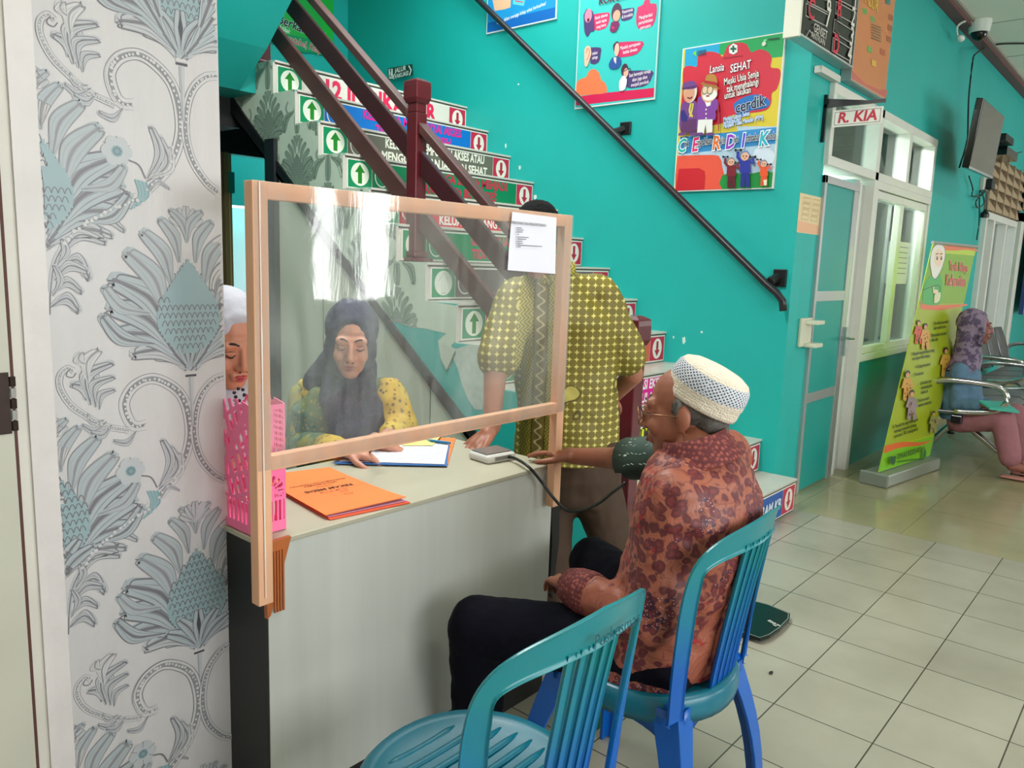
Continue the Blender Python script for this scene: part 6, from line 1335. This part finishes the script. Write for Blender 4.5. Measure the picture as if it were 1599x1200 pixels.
fL = Vector((2.46, 1.56, .07)); fR = Vector((2.27, 1.70, .07)); knL = pel.lerp(fL, .5)+rt*-.07+Vector((0, 0, 0)); knR = pel.lerp(fR, .5)+rt*.06
body = torso_prims(pel, che, nek, RM, .9)+head_prims(HM)+[cap(nek, HM @ Vector((0, -.03, -.06)), .06, .052), cap(che, sR, .06, .05), cap(che, sL, .06, .05)]
body += limb(sR, eR, wR, (.050, .043, .029))+limb(sL, eL, wL, (.050, .042, .029))+hand_prims(WM, 1.05, .10, .28, 1)+hand_prims(frame(wL, wL-eL), 1.0, .6)
body += limb(pel+rt*.09, knR, fR, (.085, .06, .042))+limb(pel-rt*.09, knL, fL, (.085, .06, .042))
blob('body', body, SK_MAN, sm_, .0055, 3)
face_parts(HM, sm_)
blob('hair', [ell(HM @ Vector((0, -.022, .048)), (.081, .096, .082), HM.to_3x3()), ell(HM @ Vector((0, -.062, -.01)), (.072, .052, .07), HM.to_3x3()), cap(HM @ Vector((.070, .03, .045)), HM @ Vector((.074, .012, .0)), .018, .008), cap(HM @ Vector((-.070, .03, .045)), HM @ Vector((-.074, .012, .0)), .018, .008), ell(HM @ Vector((0, .045, .085)), (.055, .045, .032), HM.to_3x3())], BHAIR, sm_, .004, 2, disp=(.006, .02))
hem = onD(884, 712, 3.0); hm2 = hem+Vector((0, 0, -.012))
S_ = [loft([(hm2, rt*.205, fw*.15), (wst, rt*.195, fw*.145), (onD(880, 560, 2.92), rt*.195, fw*.135), (che, rt*.20, fw*.13), (onD(864, 455, 2.81), rt*.125, fw*.10), (nek+Vector((0, 0, .01)), rt*.085, fw*.085)]),
      cap(onD(858, 450, 2.80), sR, .06, .066), cap(onD(866, 445, 2.82), sL, .055, .066), cap(sR, sR.lerp(eR, .86), .072, .080), cap(sL, sL.lerp(eL, .76), .068, .082)]
FM = Matrix.Translation(che) @ frame((0, 0, 0), (fw+rt*.16).normalized()).to_3x3().to_4x4()
blob('batik_shirt', S_, OLV, sm_, .008, 5, M=Matrix.Translation(che+rt*.055) @ frame((0, 0, 0), fw).to_3x3().to_4x4(), disp=(.02, .08))
b = MB(); cc = nek+Vector((0, 0, .015))
for sg in (1, -1): b.tube([cc+fw*.085-Vector((0, 0, .035)), cc+fw*.06+rt*.05*sg, cc+rt*.082*sg-fw*.01+Vector((0, 0, .018)), cc-fw*.07+rt*.02*sg+Vector((0, 0, .03))], [.014, .02, .022, .02], OLV, 8, sub=5, flat=.35, up=fw)
b.build('collar', sm_, smooth=True, M=Matrix.Translation(che) @ RM.to_4x4())
blob('trousers', [loft([(pel+Vector((0, 0, .16)), rt*.165, fw*.12), (pel, rt*.18, fw*.135), (pel-Vector((0, 0, .1)), rt*.185, fw*.125)]), cap(pel+rt*.085-Vector((0, 0, .06)), knR, .105, .085), cap(knR, fR+Vector((0, 0, .04)), .085, .075), cap(pel-rt*.085-Vector((0, 0, .06)), knL, .105, .085), cap(knL, fL+Vector((0, 0, .04)), .085, .078)], BRT, sm_, .009, 4, disp=(.015, .09))
for f_ in (fL, fR):
    b = MB(); q = f_.copy(); q.z = 0; b.tube([q-fw*.08+Vector((0, 0, .04)), q+Vector((0, 0, .045)), q+fw*.09+Vector((0, 0, .035)), q+fw*.16+Vector((0, 0, .02))], [.04, .045, .045, .02], BLACK, 12, sub=4, flat=.75, up=rt); b.build('shoe', sm_, smooth=True)
b = MB(); rp = WM @ Vector((-.010, .092, -.002)); b.lathe([(.0105, -.002), (.0112, 0), (.0105, .002)], CHROME, 12, Matrix.Translation(rp) @ (WM.to_3x3() @ Matrix.Rotation(pi/2, 3, 'X')).to_4x4()); b.build('ring', sm_)

# ---------------- hijab helper
def hijab(F, m, parent, drape, s=1.0, opening=(.060, .088), voxel=.0055, disp=(.012, .05), nm='hijab', low=-.015):
    P = lambda x, y, z: F @ Vector((x*s, y*s, z*s)); R = F.to_3x3(); ow, oh = opening
    pr = [ell(P(0, -.030, .040), (.092*s, .100*s, .100*s), R), ell(P(0, -.045, -.04), (.084*s, .078*s, .10*s), R)]
    ring = [P(ow*1.16*sin(a), .036+.018*cos(a)*.3, low+oh*1.12*cos(a)) for a in [2*pi*i/14 for i in range(15)]]
    pr += [cap(ring[i], ring[i+1], .021*s) for i in range(14)]
    pr += drape
    return blob(nm, pr, m, parent, voxel, 4, disp=disp)

# ---------------- officer in navy hijab writing behind the desk
SK_W = skin_mat('light_brown_skin', (196, 140, 118)); NAVY = mat('navy_hijab_cloth', (34, 34, 66), .8, var=.08, vscale=12, bump=.25, bscale=90)
nw = thing('person', 'woman in navy hijab and yellow-green floral dress writing behind the screen', 'person', (1.70, 2.34, 0))
HN = frame(onD(549, 533, 2.66), (-.60, -.74, -.24), (.06, 0, 1)); fn = Vector((-.60, -.80, 0)).normalized(); rn = fn.cross(Z_)
ch_ = onD(538, 640, 2.80); hp_ = ch_+Vector((.05, .08, -.36)); nk_ = onD(545, 592, 2.76); n1, n2 = onD(478, 622, 2.86), onD(606, 616, 2.74)
e1, e2 = onD(472, 700, 2.78), onD(628, 668, 2.72); w1_, w2_ = onZ(540, 703, .795), onZ(594, 690, .795)
RN = frame((0, 0, 0), fn).to_3x3()
H1 = frame(w1_, onZ(582, 714, .775)-w1_, (0, 0, 1)); H2 = frame(w2_, onZ(612, 699, .775)-w2_, (0, 0, 1))
body = torso_prims(hp_, ch_, nk_, RN, .85)+head_prims(HN, 1., False)+[cap(nk_, HN @ Vector((0, -.03, -.06)), .052, .05), cap(ch_, n1, .055, .045), cap(ch_, n2, .055, .045)]+limb(n1, e1, w1_, (.04, .036, .024))+limb(n2, e2, w2_, (.04, .036, .024))
body += hand_prims(H1, .92, .5, .04, 1, [.35, .55, .7, .8])+hand_prims(H2, .92, .18, .12, -1)
k1, k2 = hp_+fn*.36+rn*.1, hp_+fn*.36-rn*.1; body += limb(hp_+rn*.08, k1, k1-Vector((0, 0, .40)), (.08, .06, .04))+limb(hp_-rn*.08, k2, k2-Vector((0, 0, .40)), (.08, .06, .04))
blob('body', body, SK_W, nw, .0045, 2); face_parts(HN, nw, lip=(158, 78, 78))
dr_ = [loft([(HN @ Vector((0, -.055, -.07)), rn*.085, fn*.06), (HN @ Vector((0, -.03, -.15)), rn*.095, fn*.085), (onD(552, 622, 2.72), rn*.120, fn*.11), (onD(556, 665, 2.68), rn*.098, fn*.085), (onD(556, 694, 2.64), rn*.075, fn*.05)]), cap(onD(530, 560, 2.75), onD(495, 595, 2.80), .06, .05), cap(onD(495, 595, 2.80), onD(505, 640, 2.78), .05, .035), cap(onD(566, 590, 2.72), onD(580, 625, 2.70), .05, .035), cap(onD(556, 690, 2.64), onD(562, 702, 2.62), .05, .03)]
hijab(HN, NAVY, nw, dr_, opening=(.058, .092), disp=(.014, .045))
DRS = floral('yellow_green_floral', (150, 140, 44), (70, 100, 72), (120, 130, 80), 9); YEL = floral('yellow_floral', (206, 176, 52), (196, 160, 40), (120, 96, 30), 10)
D_ = [loft([(hp_-Vector((0, 0, .06)), rn*.19, fn*.14), (ch_-Vector((0, 0, .16)), rn*.165, fn*.12), (ch_, rn*.185, fn*.12), (nk_-Vector((0, 0, .03)), rn*.12, fn*.09)]), cap(nk_-Vector((0, 0, .05)), n1, .06, .06), cap(nk_-Vector((0, 0, .05)), n2, .06, .058), cap(hp_+rn*.08, k1, .10, .09), cap(hp_-rn*.08, k2, .10, .09), cap(k1, k1-Vector((0, 0, .34)), .09, .09), cap(k2, k2-Vector((0, 0, .34)), .09, .09)]
blob('floral_dress', D_, floral('green_floral', (62, 104, 84), (96, 112, 60), (150, 140, 60), 11), nw, .008, 4, disp=(.015, .06))
blob('sleeve', [cap(n1, e1, .064, .062), cap(e1, e1.lerp(w1_, .68), .062, .046)], DRS, nw, .007, 4, disp=(.012, .05)); blob('sleeve', [cap(n2, e2, .062, .060), cap(e2, e2.lerp(w2_, .5), .058, .044)], YEL, nw, .007, 4, disp=(.012, .05))
b = MB(); b.tube([onD(468, 596, 2.80), onD(482, 612, 2.78), onD(492, 640, 2.76), onD(484, 672, 2.74)], [.012, .03, .03, .02], YEL, 10, sub=5, flat=.5, up=fn); b.build('yellow_shoulder_panel', nw, smooth=True)
b = MB(); b.tube([e1.lerp(w1_, .60), e1.lerp(w1_, .80)], [.05, .043], YEL, 16); b.build('sleeve_cuff', nw, smooth=True)
# office chair back edge behind her, in dark grey, is not visible; she sits on a stool
b = MB(); st_ = hp_.copy(); st_.z = 0; b.lathe([(.17, .36), (.18, .38), (.17, .395)], mat('stool_grey', (60, 62, 66), .6), 24, Matrix.Translation(st_)); 
for a in range(4): b.tube([st_+Vector((.13*cos(a*pi/2), .13*sin(a*pi/2), .365)), st_+Vector((.18*cos(a*pi/2), .18*sin(a*pi/2), 0))], .014, MATS['stool_grey'], 8)
tag(b.build('stool'), 'grey stool under the woman in navy hijab, hidden behind the desk', 'stool')

# ---------------- woman in white hijab half hidden by the wallpapered wall
WHJ = mat('pale_grey_hijab_cloth', (172, 172, 182), .75, var=.03, vscale=10, bump=.15, bscale=80); SK_W2 = skin_mat('warm_brown_skin', (194, 130, 102))
ww_ = thing('person', 'woman in pale grey hijab with a brooch looking down, partly hidden by the wallpapered wall', 'person', (1.0, 2.2, 0))
HW = frame(onD(356, 533, 2.06), (-.06, -.80, -.30), (-.05, 0, 1)); f3 = Vector((-.10, -1, 0)).normalized(); r3 = f3.cross(Z_)
nk3 = HW.translation+Vector((.0, .075, -.17)); ch3 = nk3+Vector((.0, .08, -.16)); hp3 = ch3+Vector((.02, .12, -.36)); R3 = frame((0, 0, 0), f3).to_3x3()
a1, a2 = ch3+r3*.16+Vector((0, 0, .06)), ch3-r3*.16+Vector((0, 0, .06)); el1, el2 = a1+f3*.06+r3*.03-Vector((0, 0, .24)), a2+f3*.04-r3*.03-Vector((0, 0, .24)); wr1, wr2 = Vector((.97, 1.93, .84)), Vector((1.06, 1.97, .84))
body = torso_prims(hp3, ch3, nk3, R3, .85)+head_prims(HW, 1., False)+[cap(nk3, HW @ Vector((0, -.03, -.06)), .052, .05), cap(ch3, a1, .05, .045), cap(ch3, a2, .05, .045)]+limb(a1, el1, wr1, (.04, .036, .024))+limb(a2, el2, wr2, (.04, .036, .024))+hand_prims(frame(wr1, f3+Vector((0, 0, -.15))), .9, .3)+hand_prims(frame(wr2, f3+Vector((0, 0, -.15))), .9, .3, .1, -1)
kk1, kk2 = Vector((.92, 2.10, .42)), Vector((1.12, 2.10, .42)); body += limb(hp3+r3*.08, kk1, kk1-Vector((0, 0, .38)), (.08, .06, .04))+limb(hp3-r3*.08, kk2, kk2-Vector((0, 0, .38)), (.08, .06, .04))
blob('body', body, SK_W2, ww_, .0045, 2); face_parts(HW, ww_, lip=(176, 60, 74))
drp = [loft([(HW @ Vector((0, -.055, -.07)), r3*.085, f3*.06), (nk3+f3*.015, r3*.11, f3*.085), (ch3+f3*.03, r3*.20, f3*.13), (ch3+f3*.05-Vector((0, 0, .12)), r3*.20, f3*.13)])]
hijab(HW, WHJ, ww_, drp, opening=(.058, .092), disp=(.008, .05))
blob('white_patterned_blouse', [loft([(hp3-Vector((0, 0, .06)), r3*.18, f3*.14), (ch3-Vector((0, 0, .15)), r3*.165, f3*.12), (ch3, r3*.18, f3*.115)]), cap(a1, el1, .062, .058), cap(a2, el2, .062, .058), cap(el1, el1.lerp(wr1, .8), .056, .044), cap(el2, el2.lerp(wr2, .8), .056, .044), cap(hp3+r3*.08, kk1, .10, .09), cap(hp3-r3*.08, kk2, .10, .09), cap(kk1, kk1-Vector((0, 0, .3)), .09, .09), cap(kk2, kk2-Vector((0, 0, .3)), .09, .09)], floral('white_grey_batik', (206, 206, 212), (196, 196, 204), (120, 122, 138), 8), ww_, .008, 4, disp=(.012, .06))
b = MB(); bp_ = onD(374, 624, 1.86); 
for i in range(14): b.ell(bp_+Vector((random.uniform(-.014, .014), random.uniform(-.004, .004), random.uniform(-.028, .028))), (.0045, .0045, .0045), mat('brooch_black', (22, 20, 30), .2) if i % 3 else CHROME, n=8, k=6)
b.build('brooch', ww_, smooth=True)
st_ = hp3.copy(); st_.z = 0; b = MB(); b.lathe([(.17, .36), (.18, .38), (.17, .395)], MATS['stool_grey'], 24, Matrix.Translation(st_))
for a in range(4): b.tube([st_+Vector((.13*cos(a*pi/2), .13*sin(a*pi/2), .365)), st_+Vector((.18*cos(a*pi/2), .18*sin(a*pi/2), 0))], .014, MATS['stool_grey'], 8)
tag(b.build('stool'), 'grey stool under the woman in pale grey hijab, hidden behind the wall', 'stool')

# ---------------- woman waiting on the bench at the right
PUR = NB('purple_print_hijab', .8); PURm = PUR.done(PUR.mix(PUR.step(PUR.noise(PUR.tc, 26, 3), .46, .54), (84, 70, 96), (132, 116, 138)))
pw = thing('person', 'woman in purple hijab, blue denim shirt and mauve trousers waiting on the bench', 'person', (6.25, 1.12, 0))
SK_P = skin_mat('shaded_brown_skin', (140, 84, 72)); DEN = mat('denim_blue', (84, 116, 142), .85, var=.12, vscale=10, bump=.2, bscale=90); MAU = mat('mauve_trousers', (150, 96, 104), .8, var=.08, vscale=10)
fp_ = Vector((.10, -.98, 0)).normalized(); rp_ = fp_.cross(Z_)
HP = frame(onD(1524, 512, 5.62), (.22, -.95, .02), (0, 0, 1)); nk4 = onD(1510, 556, 5.72); ch4 = onD(1500, 590, 5.74); hp4 = onD(1502, 655, 5.74)
b1, b2 = ch4+rp_*.15+Vector((0, 0, .07)), ch4-rp_*.15+Vector((0, 0, .07)); f1, f2 = onD(1496, 632, 5.62), onD(1518, 628, 5.85); g1, g2 = onD(1534, 632, 5.46), onD(1545, 632, 5.60)
q1_, q2_ = onD(1566, 655, 5.42), onD(1586, 648, 5.60); s1_, s2_ = onD(1580, 728, 5.38), onD(1596, 724, 5.50)
R4 = frame((0, 0, 0), fp_).to_3x3()
body = torso_prims(hp4, ch4, nk4, R4, .85)+head_prims(HP, 1., False)+[cap(nk4, HP @ Vector((0, -.03, -.06)), .05, .05), cap(ch4, b1, .05, .045), cap(ch4, b2, .05, .045)]+limb(b1, f1, g1, (.04, .036, .024))+limb(b2, f2, g2, (.04, .036, .024))+hand_prims(frame(g1, fp_+Vector((0, 0, -.1))), .9, .4)+hand_prims(frame(g2, fp_+Vector((0, 0, -.1))), .9, .4, .1, -1)
body += limb(hp4+rp_*.08, q1_, s1_, (.07, .055, .036))+limb(hp4-rp_*.08, q2_, s2_, (.07, .055, .036))+[cap(s1_, s1_+fp_*.14-Vector((0, 0, .02)), .032, .022), cap(s2_, s2_+fp_*.14-Vector((0, 0, .02)), .032, .022)]
blob('body', body, SK_P, pw, .006, 2); face_parts(HP, pw, lip=(110, 50, 52))
hijab(HP, PURm, pw, [loft([(HP @ Vector((0, -.055, -.07)), rp_*.085, fp_*.06), (nk4, rp_*.11, fp_*.10), (ch4+Vector((0, 0, .06)), rp_*.16, fp_*.12)])], opening=(.058, .092))
blob('denim_shirt', [loft([(hp4, rp_*.18, fp_*.15), (hp4.lerp(ch4, .5), rp_*.17, fp_*.14), (ch4, rp_*.185, fp_*.13), (nk4-Vector((0, 0, .02)), rp_*.11, fp_*.09)]), cap(b1, f1, .062, .056), cap(b2, f2, .062, .056), cap(f1, f1.lerp(g1, .85), .054, .042), cap(f2, f2.lerp(g2, .85), .054, .042)], DEN, pw, .009, 4, disp=(.02, .06))
blob('trousers', [cap(hp4+rp_*.07, q1_, .092, .08), cap(hp4-rp_*.07, q2_, .092, .08), cap(q1_, q1_.lerp(s1_, .82), .08, .07), cap(q2_, q2_.lerp(s2_, .82), .08, .07)], MAU, pw, .009, 4, disp=(.012, .07))
for q in (s1_, s2_):
    b = MB(); g = q.copy(); g.z = 0; b.tube([g-fp_*.06+Vector((0, 0, .014)), g+fp_*.05+Vector((0, 0, .014)), g+fp_*.18+Vector((0, 0, .012))], [.036, .042, .03], mat('pink_sandal', (176, 120, 110), .6), 12, sub=4, flat=.32, up=Z_); b.build('sandal', pw, smooth=True)
b = MB(); p = [onD(x, y, d) for x, y, d in ((1528, 628, 5.45), (1545, 640, 5.35), (1592, 646, 5.30), (1570, 630, 5.5))]; b.prism(p, (0, 0, .012), mat('teal_folder', (60, 168, 150), .5)); tag(b.build('teal_folder'), 'teal paper folder held on the lap of the woman waiting at the right', 'folder')
